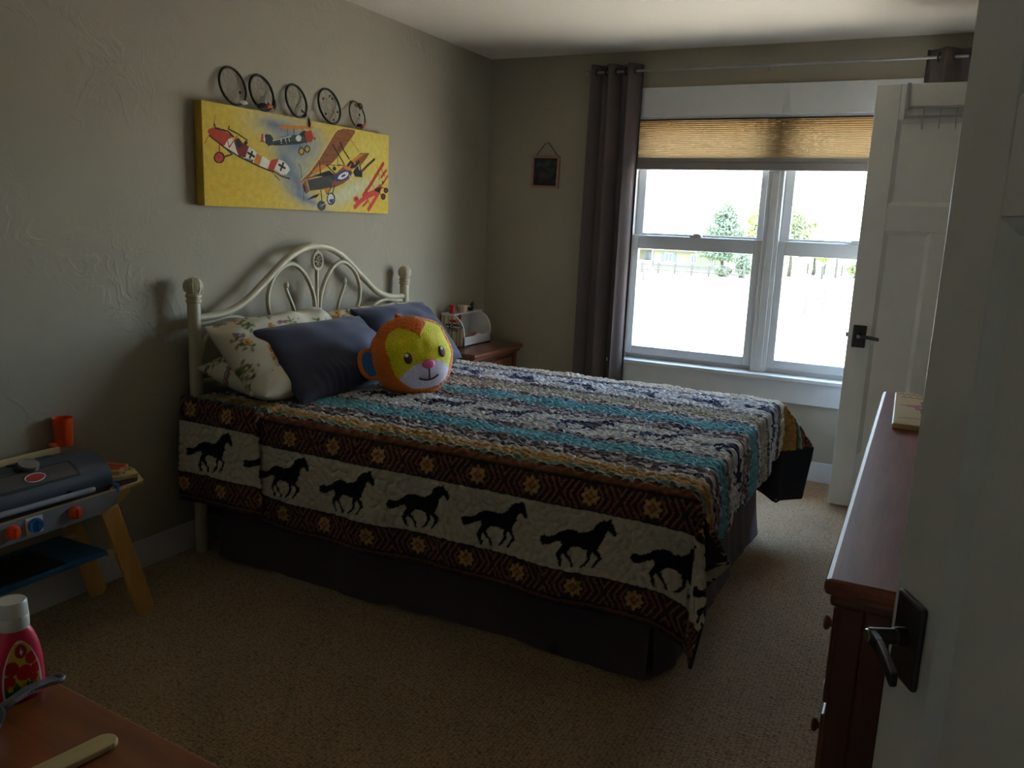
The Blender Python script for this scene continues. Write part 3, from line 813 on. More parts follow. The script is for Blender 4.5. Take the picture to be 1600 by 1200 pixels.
# ---- round lion plush
M['plush'] = colmat('plush_fleece', 0.95, bump=0.55, bscale=170, bdist=0.006, sheen=0.5, spec=0.1, var=0.22, vscale=120)
M['felt_brown'] = mat('brown_embroidery', S(92, 52, 34), 0.8, bump=0.3, bscale=400)
M['felt_white'] = mat('white_embroidery', S(235, 235, 240), 0.8)
M['felt_pink'] = mat('pink_satin_nose', S(222, 82, 140), 0.6, bump=0.4, bscale=260)
M['fleece_orange'] = mat('orange_fleece', S(236, 118, 20), 0.95, var=0.2, vscale=120, bump=0.55, bscale=170, bdist=0.006, sheen=0.5, spec=0.1)
M['fleece_blue'] = mat('blue_fleece', S(52, 104, 168), 0.9, var=0.1, bump=0.3, bscale=170)
LC = V(-2.024, 3.083, .835)
LF, LR, LU = V(.765, -.519, .380).normalized(), V(.507, .850, .140).normalized(), V(-.396, .086, .914).normalized()   # face turned toward the window and tipped up
lion = thing('lion_plush', 'round orange lion plush with yellow face and pink nose sitting on the quilt', 'plush toy', (LC.x, LC.y, .66))
LA, LB, LD = .190, .186, .155      # half width, half height, half depth
def lion_pt(th_, ph_, off=0.0):
    """th: angle to the viewer's right from the face axis, ph: up"""
    x, y, z = math.sin(th_) * math.cos(ph_), math.sin(ph_), math.cos(th_) * math.cos(ph_)
    n = V(x / LA, y / LB, z / LD).normalized()
    p = V(x * LA, y * LB, z * LD) + n * off
    return LC + LR * p.x + LU * p.y + LF * p.z
def lion_skin():
    nth, nph = 240, 150
    th_ = np.linspace(-math.pi, math.pi, nth, endpoint=False); ph_ = np.linspace(-math.pi / 2, math.pi / 2, nph)
    TH, PH = np.meshgrid(th_, ph_)
    x, y, z = np.sin(TH) * np.cos(PH), np.sin(PH), np.cos(TH) * np.cos(PH)
    fx, fy = x, y                                   # seen straight on to the face
    orange, yellow, white = np.array(S(240, 122, 18)), np.array(S(236, 224, 26)), np.array(S(236, 226, 240))
    C = np.empty(TH.shape + (3,)); C[:] = orange
    front = z > 0.05
    rad = np.hypot(fx / .80, (fy + .10) / .80)
    notch = (fy > .36 + np.abs(fx) * .9) & (np.abs(fx) < .34)     # mane dips into the forehead
    lobes = (np.hypot((np.abs(fx) - .39) / .40, (fy - .16) / .54) < 1) | ((np.hypot(fx / .78, (fy + .17) / .70) < 1) & (fy < .30))
    face = front & lobes & ~notch
    C[face] = yellow
    muz = face & (np.hypot(fx / .74, (fy + .74) / .46) < 1)
    C[muz] = white
    pull = .005 * np.exp(-((fx / .12) ** 2) - ((fy - .1) / .2) ** 2) * front           # centre seam
    seam = np.zeros(TH.shape)
    sc = 1 - .03 * np.exp(-((np.abs(y) - 1) / .1) ** 2)
    P = (np.array(LC)[None, None] + (x * LA * sc)[..., None] * np.array(LR) + (y * LB)[..., None] * np.array(LU) + (z * LD - pull)[..., None] * np.array(LF))
    n = np.stack([x / LA, y / LB, z / LD], -1); n /= np.linalg.norm(n, axis=2)[..., None]
    nw = n[..., :1] * np.array(LR) + n[..., 1:2] * np.array(LU) + n[..., 2:] * np.array(LF)
    fur = bandnoise(nph, nth, 1, 1, 3.5, .6, 41) * .0016 * (~face)
    lump = bandnoise(nph, nth, 1, 1, 45, .5, 42) * .003
    P = P + nw * (fur + lump - .004 * face)[..., None]
    return P - np.array([LC.x, LC.y, .66]), C
P_, C_ = lion_skin()
link('body', grid_mesh('body', P_, C_, wrap=True), M['plush'], lion)
def patch(name, mt, pts, parent=lion, t=.003, off=.002):
    """embroidered patch hugging the plush: pts are (right, up) in face units"""
    c = (sum(p[0] for p in pts) / len(pts), sum(p[1] for p in pts) / len(pts))
    def w(p, o):
        x, y = p; zz = math.sqrt(max(0, 1 - x * x - y * y)); n = V(x / LA, y / LB, zz / LD).normalized()
        q = V(x * LA, y * LB, zz * LD) + n * o
        return LC + LR * q.x + LU * q.y + LF * q.z
    vs, fs, N = [], [], len(pts)
    for fct, o in ((1, off - .004), (1, off + t * .5), (.72, off + t), (.36, off + t * 1.15)):
        vs += [w((c[0] + (p[0] - c[0]) * fct, c[1] + (p[1] - c[1]) * fct), o) for p in pts]
    vs.append(w(c, off + t * 1.2))
    for r_ in range(3):
        fs += [(r_ * N + i, r_ * N + (i + 1) % N, (r_ + 1) * N + (i + 1) % N, (r_ + 1) * N + i) for i in range(N)]
    fs += [(3 * N + i, 3 * N + (i + 1) % N, 4 * N) for i in range(N)]
    return MB().add(vs, fs).build(name, mt, parent, world=True, smooth=True)
def oval(cx, cy, rx, ry, rot=0, n=20):
    c, s_ = math.cos(rot), math.sin(rot)
    return [(cx + rx * math.cos(t) * c - ry * math.sin(t) * s_, cy + rx * math.cos(t) * s_ + ry * math.sin(t) * c) for t in np.linspace(0, 2 * math.pi, n, endpoint=False)]
for s_ in (-1, 1):
    e = patch('eye', M['felt_brown'], oval(s_ * .43, -.13, .088, .135))
    patch('eye_glint', M['felt_white'], oval(s_ * .43 - .02, -.06, .038, .042), e, .002, .005)
nose = patch('nose', M['felt_pink'], oval(.0, -.36, .150, .100), t=.009)
def surf(x, y, o):
    zz = math.sqrt(max(0, 1 - x * x - y * y)); n = V(x / LA, y / LB, zz / LD).normalized(); q = V(x * LA, y * LB, zz * LD) + n * o
    return LC + LR * q.x + LU * q.y + LF * q.z
mo = [surf(0, -.44 - .24 * k / 6, .002) for k in range(7)]
mo2 = [surf(x, -.70 + .07 * (x / .24) ** 2, .002) for x in np.linspace(-.24, .24, 13)]
MB().tube(mo, .0038, 7).tube(mo2, .0042, 7).build('mouth', M['felt_brown'], lion, world=True, smooth=True)
for s_ in (-1, 1):
    ec = LC + LR * (s_ * (.186 if s_ < 0 else .150)) + LU * (.010) + LF * (-.020 if s_ < 0 else -.085)
    n1 = (LF * .55 + V(.55, -.83, .0) * .6).normalized(); out = (LR * s_ - n1 * (LR * s_).dot(n1)).normalized(); ec = ec + out * .012
    pts = [ec + out * (.035 * math.cos(t)) + LU * (.060 * math.sin(t)) for t in np.linspace(0, 2 * math.pi, 24, endpoint=False)]
    ear = MB().tube(pts, .015, 10, closed=True).build('ear', M['fleece_orange'], lion, world=True, smooth=True)
    bb = MB(); bb.prism([(.034 * math.cos(t), .058 * math.sin(t)) for t in np.linspace(0, 2 * math.pi, 20, endpoint=False)], ec - n1 * .010, out, LU, n1 * .028)
    bb.build('inner_ear', M['fleece_blue'], ear, world=True, bevel=.006)
tf = LC + LU * (LB - .002)
MB().tube(catmull([tf, tf + LU * .012 - LR * .012, tf + LU * .012 - LR * .028], 4), [.010] * 8 + [.004], 8).build('mane_tuft', M['fleece_orange'], lion, world=True, smooth=True)

# ================================================================== CANVAS, DREAMCATCHERS, SMALL PICTURE
ART=[('l','o',6,[(70,361),(58,312)]),
('l','o',6,[(32,279),(11,247)]),
('p','w',[(126,284),(169,278),(219,254),(257,258),(306,238),(385,207),(413,186),(400,163),(317,182),(196,210),(110,247)]),
('p','r',[(26,296),(37,307),(58,314),(88,311),(123,304),(169,291),(136,275),(118,250),(107,244),(86,253),(56,267),(36,282)]),
('p','r2',[(169,273),(198,289),(216,272),(257,258),(233,208),(196,213),(182,238)]),
('p','g',[(229,207),(282,204),(278,190),(240,200)]),
('p','o2',[(302,235),(337,225),(317,182),(282,190)]),
('p','r',[(385,201),(419,187),(402,165),(368,172)]),
('p','r',[(381,203),(401,216),(439,221),(413,178),(385,198)]),
('p','w',[(441,219),(472,213),(505,193),(513,177),(492,158),(462,153),(413,175)]),
('l','k',16,[(251,231),(286,219)]),
('l','k',16,[(275,237),(260,211)]),
('l','k',16,[(441,196),(480,184)]),
('l','k',16,[(470,205),(452,174)]),
('l','k',10,[(36,280),(110,244),(199,210),(316,179),(400,162)]),
('l','k',6,[(392,168),(418,145),(443,128)]),
('l','k',9,[(404,166),(454,147),(509,139)]),
('l','k',11,[(65,328),(70,314),(138,308),(169,289)]),
('l','k',9,[(145,330),(141,318),(192,304),(247,283)]),
('l','r',8,[(126,294),(142,244),(191,296)]),
('l','r',8,[(138,311),(122,284)]),
('p','k',[(184,285),(202,284),(216,257),(197,247),(179,258)]),
('p','k',[(249,273),(249,271),(247,268),(245,266),(242,264),(239,264),(236,264),(233,264),(231,266),(229,267),(228,270),(228,272),(229,275),(231,277),(234,279),(237,280),(240,281),(243,280),(245,279),(248,278),(249,276)]),
('l','r',10,[(89,247),(88,219)]),
('l','k',9,[(114,242),(159,217),(116,204)]),
('p','k',[(117,200),(115,193),(111,186),(104,181),(96,176),(87,174),(78,174),(70,176),(63,180),(58,185),(55,192),(56,199),(59,205),(64,212),(71,217),(80,220),(89,221),(98,221),(106,218),(112,213),(116,207)]),
('p','r3',[(109,200),(108,194),(105,189),(100,185),(94,181),(87,180),(80,180),(74,181),(68,184),(65,188),(63,193),(63,198),(65,204),(69,208),(75,212),(81,215),(88,216),(95,215),(101,213),(105,209),(108,205)]),
('p','r',[(93,203),(92,200),(91,197),(88,194),(85,193),(81,192),(78,192),(74,193),(72,194),(70,196),(69,199),(69,202),(70,205),(72,207),(75,209),(78,211),(82,211),(86,211),(89,210),(91,208),(93,205)]),
('p','b2',[(351,320),(392,321),(410,302),(466,320),(523,332),(622,349),(647,336),(642,315),(581,300),(446,280),(373,276),(355,281)]),
('p','gr',[(409,299),(466,318),(612,342),(632,321),(571,305),(391,281)]),
('p','r',[(328,287),(334,318),(345,323),(348,286)]),
('p','w',[(345,323),(353,320),(357,281),(348,285)]),
('l','w2',6,[(405,298),(523,329)]),
('l','w2',8,[(458,313),(459,291)]),
('l','w2',6,[(484,316),(492,295)]),
('l','w2',6,[(508,321),(513,303)]),
('p','o2',[(429,355),(495,375),(684,390),(673,378),(504,357)]),
('l','k',5,[(500,358),(501,327)]),
('l','k',5,[(543,363),(544,335)]),
('l','k',5,[(602,370),(592,336)]),
('p','k',[(577,344),(612,364),(648,362),(632,334)]),
('p','w2',[(595,327),(594,323),(591,319),(587,315),(582,312),(576,311),(570,311),(565,312),(560,314),(557,317),(555,321),(555,325),(557,329),(560,333),(565,336),(571,338),(576,339),(582,339),(587,337),(591,335),(594,331)]),
('p','r',[(617,355),(663,373),(681,339),(662,314),(630,317)]),
('l','k',6,[(324,286),(355,286)]),
('l','k',6,[(373,273),(465,297),(591,309)]),
('l','k',5,[(581,296),(591,278)]),
('l','k',5,[(627,314),(634,289)]),
('p','k',[(615,270),(614,265),(611,260),(607,255),(601,252),(595,250),(589,250),(583,252),(578,255),(575,259),(573,264),(573,269),(575,275),(579,279),(584,283),(589,286),(596,287),(602,286),(607,284),(611,280),(614,276)]),
('p','y2',[(608,270),(607,266),(605,262),(602,259),(599,257),(595,256),(590,255),(587,257),(583,259),(581,262),(580,265),(580,269),(581,273),(584,276),(587,279),(591,281),(595,282),(599,281),(603,279),(606,277),(607,274)]),
('p','k',[(655,284),(654,279),(651,274),(647,270),(642,267),(636,265),(630,265),(624,266),(619,269),(616,273),(614,278),(614,283),(616,288),(620,292),(624,296),(630,298),(636,299),(642,299),(647,297),(651,293),(654,289)]),
('p','y2',[(648,283),(647,280),(645,276),(643,273),(639,271),(635,270),(631,270),(628,271),(625,273),(622,276),(621,279),(621,283),(623,286),(625,289),(628,292),(632,293),(636,294),(639,293),(643,292),(645,290),(647,287)]),
('p','gr',[(695,336),(695,334),(694,332),(692,331),(691,330),(689,329),(687,329),(685,330),(684,331),(683,332),(682,334),(682,336),(683,337),(684,339),(685,340),(687,341),(689,341),(691,341),(692,340),(694,339),(695,338)]),
('l','k',5,[(572,212),(591,185),(592,125)]),
('p','o',[(560,113),(590,139),(598,131)]),
('p','br',[(590,138),(648,175),(722,245),(839,376),(857,393),(893,404),(955,409),(999,407),(999,394),(918,318),(844,252),(803,223),(727,199),(670,170),(598,131)]),
('p','o2',[(670,180),(721,216),(762,220),(779,210),(727,188),(681,167)]),
('l','cr',7,[(590,138),(648,177),(722,247),(839,378),(860,395),(893,404)]),
('l','br2',3,[(833,357),(955,351)]),
('l','br2',3,[(785,305),(905,298)]),
('l','br2',3,[(750,266),(875,273)]),
('l','br2',3,[(721,231),(820,239)]),
('l','br2',3,[(881,399),(980,377)]),
('l','br2',3,[(905,402),(762,249)]),
('l','br2',3,[(955,408),(809,230)]),
('p','br3',[(857,312),(893,330),(905,309),(869,287)]),
('p','br',[(603,123),(625,145),(647,156),(727,170),(838,181),(912,227),(955,219),(981,198),(955,166),(905,140),(844,119),(790,107),(726,100),(652,91),(624,75),(603,101)]),
('p','o2',[(905,219),(1038,296),(1114,303),(1098,284),(1045,241),(981,213),(943,203)]),
('p','br',[(993,252),(1071,294),(1115,302),(1091,276),(1039,241)]),
('l','k',5,[(1038,297),(1117,304),(1095,280),(1045,239)]),
('p','k2',[(639,139),(726,161),(820,176),(841,173),(814,116),(720,102),(647,93)]),
('l','cr',5,[(625,143),(647,93)]),
('l','cr',5,[(642,144),(750,166),(820,176)]),
('p','k',[(670,162),(761,187),(797,196),(838,177),(750,164)]),
('p','bl',[(967,201),(969,194),(965,186),(955,176),(940,167),(922,159),(902,153),(882,148),(864,147),(849,148),(839,151),(834,157),(835,165),(842,174),(854,183),(870,191),(889,199),(909,205),(928,208),(946,208),(959,206)]),
('p','w',[(947,194),(948,190),(946,185),(940,179),(931,173),(919,168),(907,163),(894,160),(882,158),(873,158),(866,160),(863,163),(864,168),(868,173),(876,179),(886,185),(898,190),(911,194),(923,197),(934,198),(942,197)]),
('p','bl',[(924,185),(924,183),(923,181),(920,179),(916,176),(911,174),(905,172),(900,170),(895,169),(891,169),(888,170),(887,171),(887,173),(889,175),(893,178),(897,180),(903,183),(908,184),(914,186),(918,186),(922,186)]),
('l','k',22,[(943,231),(965,250),(984,242),(968,224),(1006,234),(1032,256)]),
('p','k',[(984,202),(1006,223),(1039,241),(1062,203),(1062,180),(1000,179)]),
('l','w',8,[(1031,236),(1039,217)]),
('l','r2',8,[(1042,241),(1052,211)]),
('l','w',8,[(955,181),(965,164)]),
('l','w',7,[(974,186),(984,179)]),
('l','br2',20,[(1166,279),(1112,246),(1062,213)]),
('l','k',4,[(1169,280),(1062,219)]),
('p','k',[(850,208),(849,205),(847,202),(844,200),(841,198),(836,197),(832,197),(828,198),(825,199),(822,202),(821,205),(821,208),(822,211),(825,214),(828,216),(832,217),(836,218),(841,217),(844,216),(847,214),(849,211)]),
('l','k',12,[(821,320),(866,280),(912,235)]),
('l','k',13,[(881,337),(912,298),(952,264)]),
('l','k',10,[(724,224),(729,170)]),
('l','k',10,[(779,217),(847,179)]),
('l','k',6,[(857,268),(863,227),(912,227)]),
('l','k',4,[(968,356),(1032,306)]),
('l','br2',5,[(773,220),(918,228)]),
('l','k',10,[(732,97),(738,49)]),
('l','k',10,[(835,125),(820,86)]),
('l','k',10,[(808,116),(784,85)]),
('l','k',8,[(761,102),(778,81)]),
('p','o2',[(749,105),(802,115),(790,92),(761,95)]),
('p','k',[(630,48),(669,68),(720,82),(703,63),(657,53)]),
('l','k',5,[(608,105),(607,41)]),
('p','k',[(598,122),(619,109),(624,74),(603,98)]),
('p','k2',[(768,25),(766,18),(762,11),(755,6),(747,2),(737,0),(728,0),(719,3),(711,7),(706,13),(703,20),(703,27),(706,34),(712,40),(719,45),(728,48),(738,49),(747,47),(756,44),(762,39),(766,33)]),
('p','g',[(747,25),(746,22),(745,20),(742,18),(739,16),(736,15),(732,15),(729,16),(727,18),(725,20),(724,23),(724,25),(725,28),(727,30),(729,32),(733,33),(736,33),(739,33),(742,31),(745,30),(746,27)]),
('p','k',[(841,61),(840,52),(835,44),(829,37),(820,32),(810,30),(800,30),(791,33),(783,38),(778,46),(775,54),(775,63),(778,71),(783,79),(791,85),(800,88),(810,90),(820,88),(829,84),(836,78),(840,70)]),
('p','w2',[(831,61),(829,54),(826,48),(821,42),(815,38),(808,37),(801,37),(795,39),(789,43),(785,49),(783,56),(783,63),(785,70),(789,76),(795,81),(801,83),(808,84),(815,83),(822,80),(826,75),(830,68)]),
('p','bl',[(793,55),(829,61),(820,41),(802,39)]),
('l','w2',4,[(737,25),(784,44)]),
('l','r3',26,[(1001,27),(1046,58),(1140,101),(1223,134)]),
('l','r3',34,[(1100,88),(1168,107),(1223,138)]),
('l','r',22,[(1073,90),(1140,153),(1201,217),(1246,262)]),
('l','r3',24,[(1117,18),(1175,75),(1216,121)]),
('l','r3',14,[(1070,35),(1113,64),(1093,95)]),
('l','r',16,[(1230,191),(1272,228)]),
('l','r',12,[(1251,164),(1288,201)]),
('p','r3',[(1033,68),(1032,63),(1029,59),(1024,55),(1018,53),(1012,51),(1005,51),(999,53),(994,56),(991,59),(989,64),(989,68),(990,73),(994,77),(999,80),(1005,82),(1012,82),(1018,82),(1024,80),(1029,76),(1032,72)]),
('l','k',6,[(1001,68),(1021,67)]),
('l','k',6,[(1012,74),(1009,59)]),
('l','k',6,[(1201,229),(1216,174)]),
('l','k',6,[(1229,235),(1265,193)]),
('l','k',5,[(1147,154),(1161,130)]),
('l','k',6,[(1120,57),(1131,39)]),
('l','k',6,[(1093,123),(1106,96)]),
('p','k',[(1168,127),(1230,142),(1217,109),(1175,115)]),
('p','k2',[(1237,175),(1259,164),(1237,147)]),
('l','k',6,[(1217,105),(1245,94)]),
('l','k',6,[(1230,138),(1273,132)]),
('p','k',[(1297,125),(1296,121),(1293,117),(1288,113),(1282,111),(1276,109),(1269,109),(1262,111),(1257,113),(1253,117),(1251,121),(1251,125),(1253,129),(1257,133),(1262,136),(1268,138),(1275,139),(1282,138),(1288,136),(1293,133),(1296,129)]),
('p','r2',[(1287,125),(1286,122),(1284,120),(1282,118),(1278,117),(1275,116),(1271,116),(1267,117),(1264,118),(1262,120),(1261,122),(1261,125),(1262,127),(1264,129),(1267,131),(1271,132),(1274,132),(1278,132),(1282,131),(1284,129),(1286,127)]),
('p','k',[(1272,91),(1271,86),(1268,81),(1263,77),(1258,74),(1251,73),(1244,73),(1238,75),(1232,78),(1228,82),(1226,87),(1226,92),(1228,97),(1232,101),(1237,104),(1244,107),(1250,107),(1257,106),(1263,104),(1268,101),(1271,96)]),
('p','r2',[(1262,91),(1261,88),(1260,85),(1257,83),(1254,81),(1250,80),(1246,80),(1243,81),(1240,83),(1237,85),(1236,88),(1236,91),(1237,94),(1239,96),(1242,98),(1246,100),(1250,100),(1253,99),(1257,98),(1259,96),(1261,94)])]
ARTC = {'o': S(196, 98, 34), 'o2': S(206, 128, 48), 'w': S(222, 216, 202), 'w2': S(206, 208, 200), 'r': S(186, 62, 36), 'r2': S(122, 38, 30), 'r3': S(206, 66, 60), 'g': S(104, 98, 92), 'k': S(30, 28, 28), 'k2': S(64, 64, 58),
        'b2': S(44, 50, 58), 'gr': S(52, 78, 66), 'y2': S(196, 158, 62), 'br': S(140, 84, 44), 'br2': S(92, 52, 32), 'br3': S(110, 62, 36), 'cr': S(214, 196, 140), 'bl': S(52, 60, 120)}
M['canvas_print'] = colmat('printed_canvas', 0.75, bump=0.15, bscale=600, var=0.05)
M['canvas_edge'] = mat('yellow_canvas_edge', S(206, 172, 58), 0.8, bump=0.2, bscale=400)
PY0, PY1, PZ0, PZ1, PT = 2.523, 3.818, 1.465, 1.879, .046
art = thing('canvas_print', 'long yellow canvas print of four old propeller planes above the bed', 'canvas print', (XW, (PY0 + PY1) / 2, PZ0))
MB().box((XW + .001, PY0, PZ0), (XW + PT, PY1, PZ1)).build('canvas_sides', M['canvas_edge'], art, world=True, bevel=.003)
ny_, nz_ = 560, 182
Yg, Zg = np.meshgrid(np.linspace(0, PY1 - PY0, ny_), np.linspace(0, PZ1 - PZ0, nz_))
pt = Paint(Yg, Zg, S(214, 184, 70))
pt.soft(.10, .08, .30, .16, 0, S(216, 178, 48), .8)
pt.soft(1.12, .32, .26, .12, .2, S(214, 200, 104), .7)
pt.soft(.30, .36, .12, .06, -.3, S(206, 190, 120), .8)
for a in ((.53, .33, .16, .08, -.3), (.50, .23, .10, .12, .5), (.58, .14, .10, .13, .6), (.44, .36, .12, .045, 0), (.66, .30, .14, .12, .4), (.62, .06, .16, .035, -.35)):
    pt.soft(*a, S(150, 160, 158), .75)
for a in ((.49, .19, .05, .10, .5), (.57, .11, .035, .09, .5), (.42, .365, .09, .022, -.1), (.55, .30, .10, .05, -.2), (.64, .045, .14, .014, -.28)):
    pt.soft(*a, S(96, 116, 142), .8)
pt.soft(.93, .09, .20, .06, .35, S(196, 196, 158), .9)
pt.soft(1.02, .12, .22, .03, .3, S(206, 206, 170), .7)
for it in ART:
    if it[0] == 'p': pt.poly([(a / 1000, b_ / 1000) for a, b_ in it[2]], ARTC[it[1]])
    else: pt.line([(a / 1000, b_ / 1000) for a, b_ in it[3]], it[2] * (.00095 if it[1] == 'r3' or (it[1] == 'r' and it[3][0][0] > 1050) else .00068), ARTC[it[1]])
pt.C = np.clip(pt.C * (1 + .035 * bandnoise(nz_, ny_, 1, 1, 22, .7, 61) + .03 * bandnoise(nz_, ny_, 1, 1, 7, .7, 62))[..., None], 0, 1)      # brushwork
Pg = np.stack([np.full(Yg.shape, PT + .0006), Yg + PY0 - (PY0 + PY1) / 2, Zg], -1)
link('canvas_front', grid_mesh('canvas_front', Pg, pt.C), M['canvas_print'], art)

M['leather'] = mat('black_leather_lace', (0.018, 0.015, 0.014), 0.6, bump=0.3, bscale=300)
M['suede'] = mat('brown_suede_lace', S(92, 66, 38), 0.85, bump=0.3, bscale=300)
M['sinew'] = mat('pale_sinew_thread', S(140, 130, 108), 0.7)
M['bead_black'] = mat('black_glass_bead', (0.02, 0.02, 0.025), 0.2)
M['feather_white'] = mat('white_feather', S(210, 205, 190), 0.8)
M['feather_orange'] = mat('orange_feather', S(206, 88, 30), 0.8)
M['feather_dark'] = mat('dark_feather', S(34, 24, 34), 0.8)
def dream(label, y, z, ry, rz, lean, ring, feathers, beads, knot=None, seed=0):
    """hoop standing on the canvas edge and leaning back to the wall"""
    zb = PZ1 + .008
    t = thing('dreamcatcher', label, 'dreamcatcher', (XW + .036, y, zb), group='dreamcatchers on top of the canvas', rot=(0, -lean, 0))
    cz = rz
    c = lambda a, k=1.0, x=0.0: (x, ry * k * math.cos(a), cz + rz * k * math.sin(a))
    MB().tube([c(a) for a in np.linspace(0, 2 * math.pi, 40, endpoint=False)], ring[1], 8, closed=True).build('hoop', M[ring[0]], t, smooth=True)
    r = random.Random(seed); n = 9
    bb = MB(); rings = [1.0, .78, .56, .36, .2]
    for q in range(4):
        for k in range(n):
            a0 = 2 * math.pi * (k + q * .5) / n; a1 = a0 + math.pi / n; a2 = a0 - math.pi / n
            for a_ in (a1, a2): bb.tube([c(a0, rings[q]), c(a_, rings[q + 1])], .0007, 4)
    bb.build('web', M['sinew'], t)
    for (a, k) in beads: MB().ball(c(a, k, .001), (.0035, .004, .006), 8, 6).build('bead', M['bead_black'], t, smooth=True)
    if knot is not None: MB().tube(catmull([c(knot - .25, 1.02, .004), c(knot, 1.08, .008), c(knot + .25, 1.0, .006), c(knot + .1, .85, .006), c(knot - .1, .62, .006)], 5), .0035, 7).build('lace_tie', M[ring[0]], t, smooth=True)
    for (fy, fz, L, ang, m_) in feathers:
        d = V(0, math.cos(ang), math.sin(ang)); nrm = V(0, -math.sin(ang), math.cos(ang)); p = V(.006, fy, fz); pr = []
        for s_ in np.linspace(0, 1, 9):
            w = L * .17 * math.sin(math.pi * min(1, s_ * .9 + .08)) ** .7 * (1 if s_ < .95 else .3); pr.append((s_ * L, w))
        vs = [p + d * a + nrm * b_ + V(.004, 0, 0) * math.sin(a / L * 3) for a, b_ in pr] + [p + d * a - nrm * b_ + V(.004, 0, 0) * math.sin(a / L * 3) for a, b_ in pr]
        N = len(pr); fs = [(i, i + 1, N + i + 1, N + i) for i in range(N - 1)]
        fo = MB().add(vs, fs).build('feather', M[m_], t, smooth=True)
        so = fo.modifiers.new('thick', 'SOLIDIFY'); so.thickness = .0012
        MB().tube([p - d * .012, p + d * L * .9], .0011, 5).build('quill', M['sinew'], fo)
    return t
PI = math.pi
dream('black hooped dreamcatcher, leftmost of the five on the canvas', 2.722, 0, .073, .078, .22, ('leather', .0052), [(.01, .012, .055, .05, 'feather_white')], [(-.5, .55)], seed=1)
dream('black hooped dreamcatcher, second from left, with orange and dark feathers', 2.892, 0, .071, .076, .22, ('leather', .0055), [(-.05, .012, .075, .1, 'feather_dark'), (.0, .012, .05, .25, 'feather_orange'), (.055, .01, .05, 1.3, 'feather_dark')], [(-.95, .7)], seed=2)
dream('black hooped dreamcatcher in the middle, lace hanging over the canvas', 3.116, 0, .068, .074, .22, ('leather', .0055), [(.058, .0, .045, -1.7, 'feather_dark')], [], -PI / 3, seed=3)
dream('largest black hooped dreamcatcher with five beads, second from right', 3.357, 0, .080, .083, .22, ('leather', .0055), [], [(2.5, .62), (1.25, .66), (.9, .62), (-.35, .74), (-1.35, .80), (-2.35, .72)], seed=4)
dream('smallest dreamcatcher, brown laced hoop with dark and orange feather, rightmost', 3.575, 0, .062, .068, .22, ('suede', .0038), [(-.03, .010, .06, .05, 'feather_dark'), (.01, .012, .045, .3, 'feather_orange')], [(.2, .3)], .9, seed=5)

# ---- small framed picture
fr = thing('framed_picture', 'small dark picture in a thin wooden frame hung by a cord', 'picture', (-2.296, YB, 1.775), rot=(0, math.radians(1.2), 0))
M['pale_wood'] = wood('pale_pink_wood', S(150, 112, 88), S(182, 144, 116), 'X', 0.5)
bb = MB()
for lo, hi in (((-.098, -.018, .086), (.098, -.002, .102)), ((-.098, -.018, -.102), (.098, -.002, -.086)), ((-.098, -.018, -.086), (-.082, -.002, .086)), ((.082, -.018, -.086), (.098, -.002, .086))): bb.box(lo, hi)
bb.build('frame', M['pale_wood'], fr, bevel=.002)
gx, gz = np.meshgrid(np.linspace(-.083, .083, 60), np.linspace(-.087, .087, 60))
pp = Paint(gx, gz, S(22, 26, 38)); rr_ = random.Random(3)
for _ in range(26):
    pp.soft(rr_.uniform(-.07, .07), rr_.uniform(-.07, .07), rr_.uniform(.008, .03), rr_.uniform(.006, .02), rr_.uniform(0, 3), rr_.choice([S(24, 62, 78), S(34, 70, 60), S(60, 50, 78), S(96, 58, 48), S(40, 82, 110), S(84, 84, 60)]), .55)
link('image', grid_mesh('image', np.stack([gx, np.full(gx.shape, -.009), gz], -1), pp.C), colmat('glossy_print', 0.35), fr)
MB().tube([(-.075, -.008, .10), (-.01, -.008, .181), (.0, -.010, .184), (.012, -.008, .181), (.08, -.008, .10)], .0022, 6).build('cord', M['black'], fr, smooth=True)
MB().lathe([(.004, 0), (.004, .010), (.007, .011), (.006, .014), (0, .015)], (0.001, -.001, .187), (0, -1, 0), 10).build('nail', M['nickel'], fr)

# ================================================================== CURTAINS, ROD, SHADE
M['rod'] = mat('brushed_steel_rod', (0.36, 0.34, 0.33), 0.28, 1.0, var=0.05)
M['curtain'] = mat('taupe_curtain_cloth', S(98, 86, 84), 0.9, var=0.06, bump=0.2, bscale=300, trans=0.16, sheen=0.1)
RY, RZ = YB - .085, 2.362
rod = thing('curtain_rod', 'slim brushed steel curtain rod with a knob end above the window', 'curtain rod', (-.8, RY, RZ))
MB().tube([(-1.995, RY, RZ), (.38, RY, RZ)], .0075, 14).build('rod', M['rod'], rod, world=True, smooth='auto')
MB().lathe([(.0095, 0), (.014, .002), (.016, .010), (.016, .022), (.012, .026), (0, .027)], (-1.99, RY, RZ), (-1, 0, 0), 18).build('end_knob', M['rod'], rod, world=True, smooth='auto')
for x in (-.93,):
    MB().box((x - .006, RY - .012, RZ - .013), (x + .006, YB - .001, RZ - .008)).box((x - .012, YB - .006, RZ - .025), (x + .012, YB - .0005, RZ + .01)).tube([(x, RY + .013 * math.cos(a), RZ + .013 * math.sin(a)) for a in np.linspace(-2.6, .6, 10)], .004, 6).build('bracket', M['rod'], rod, world=True)

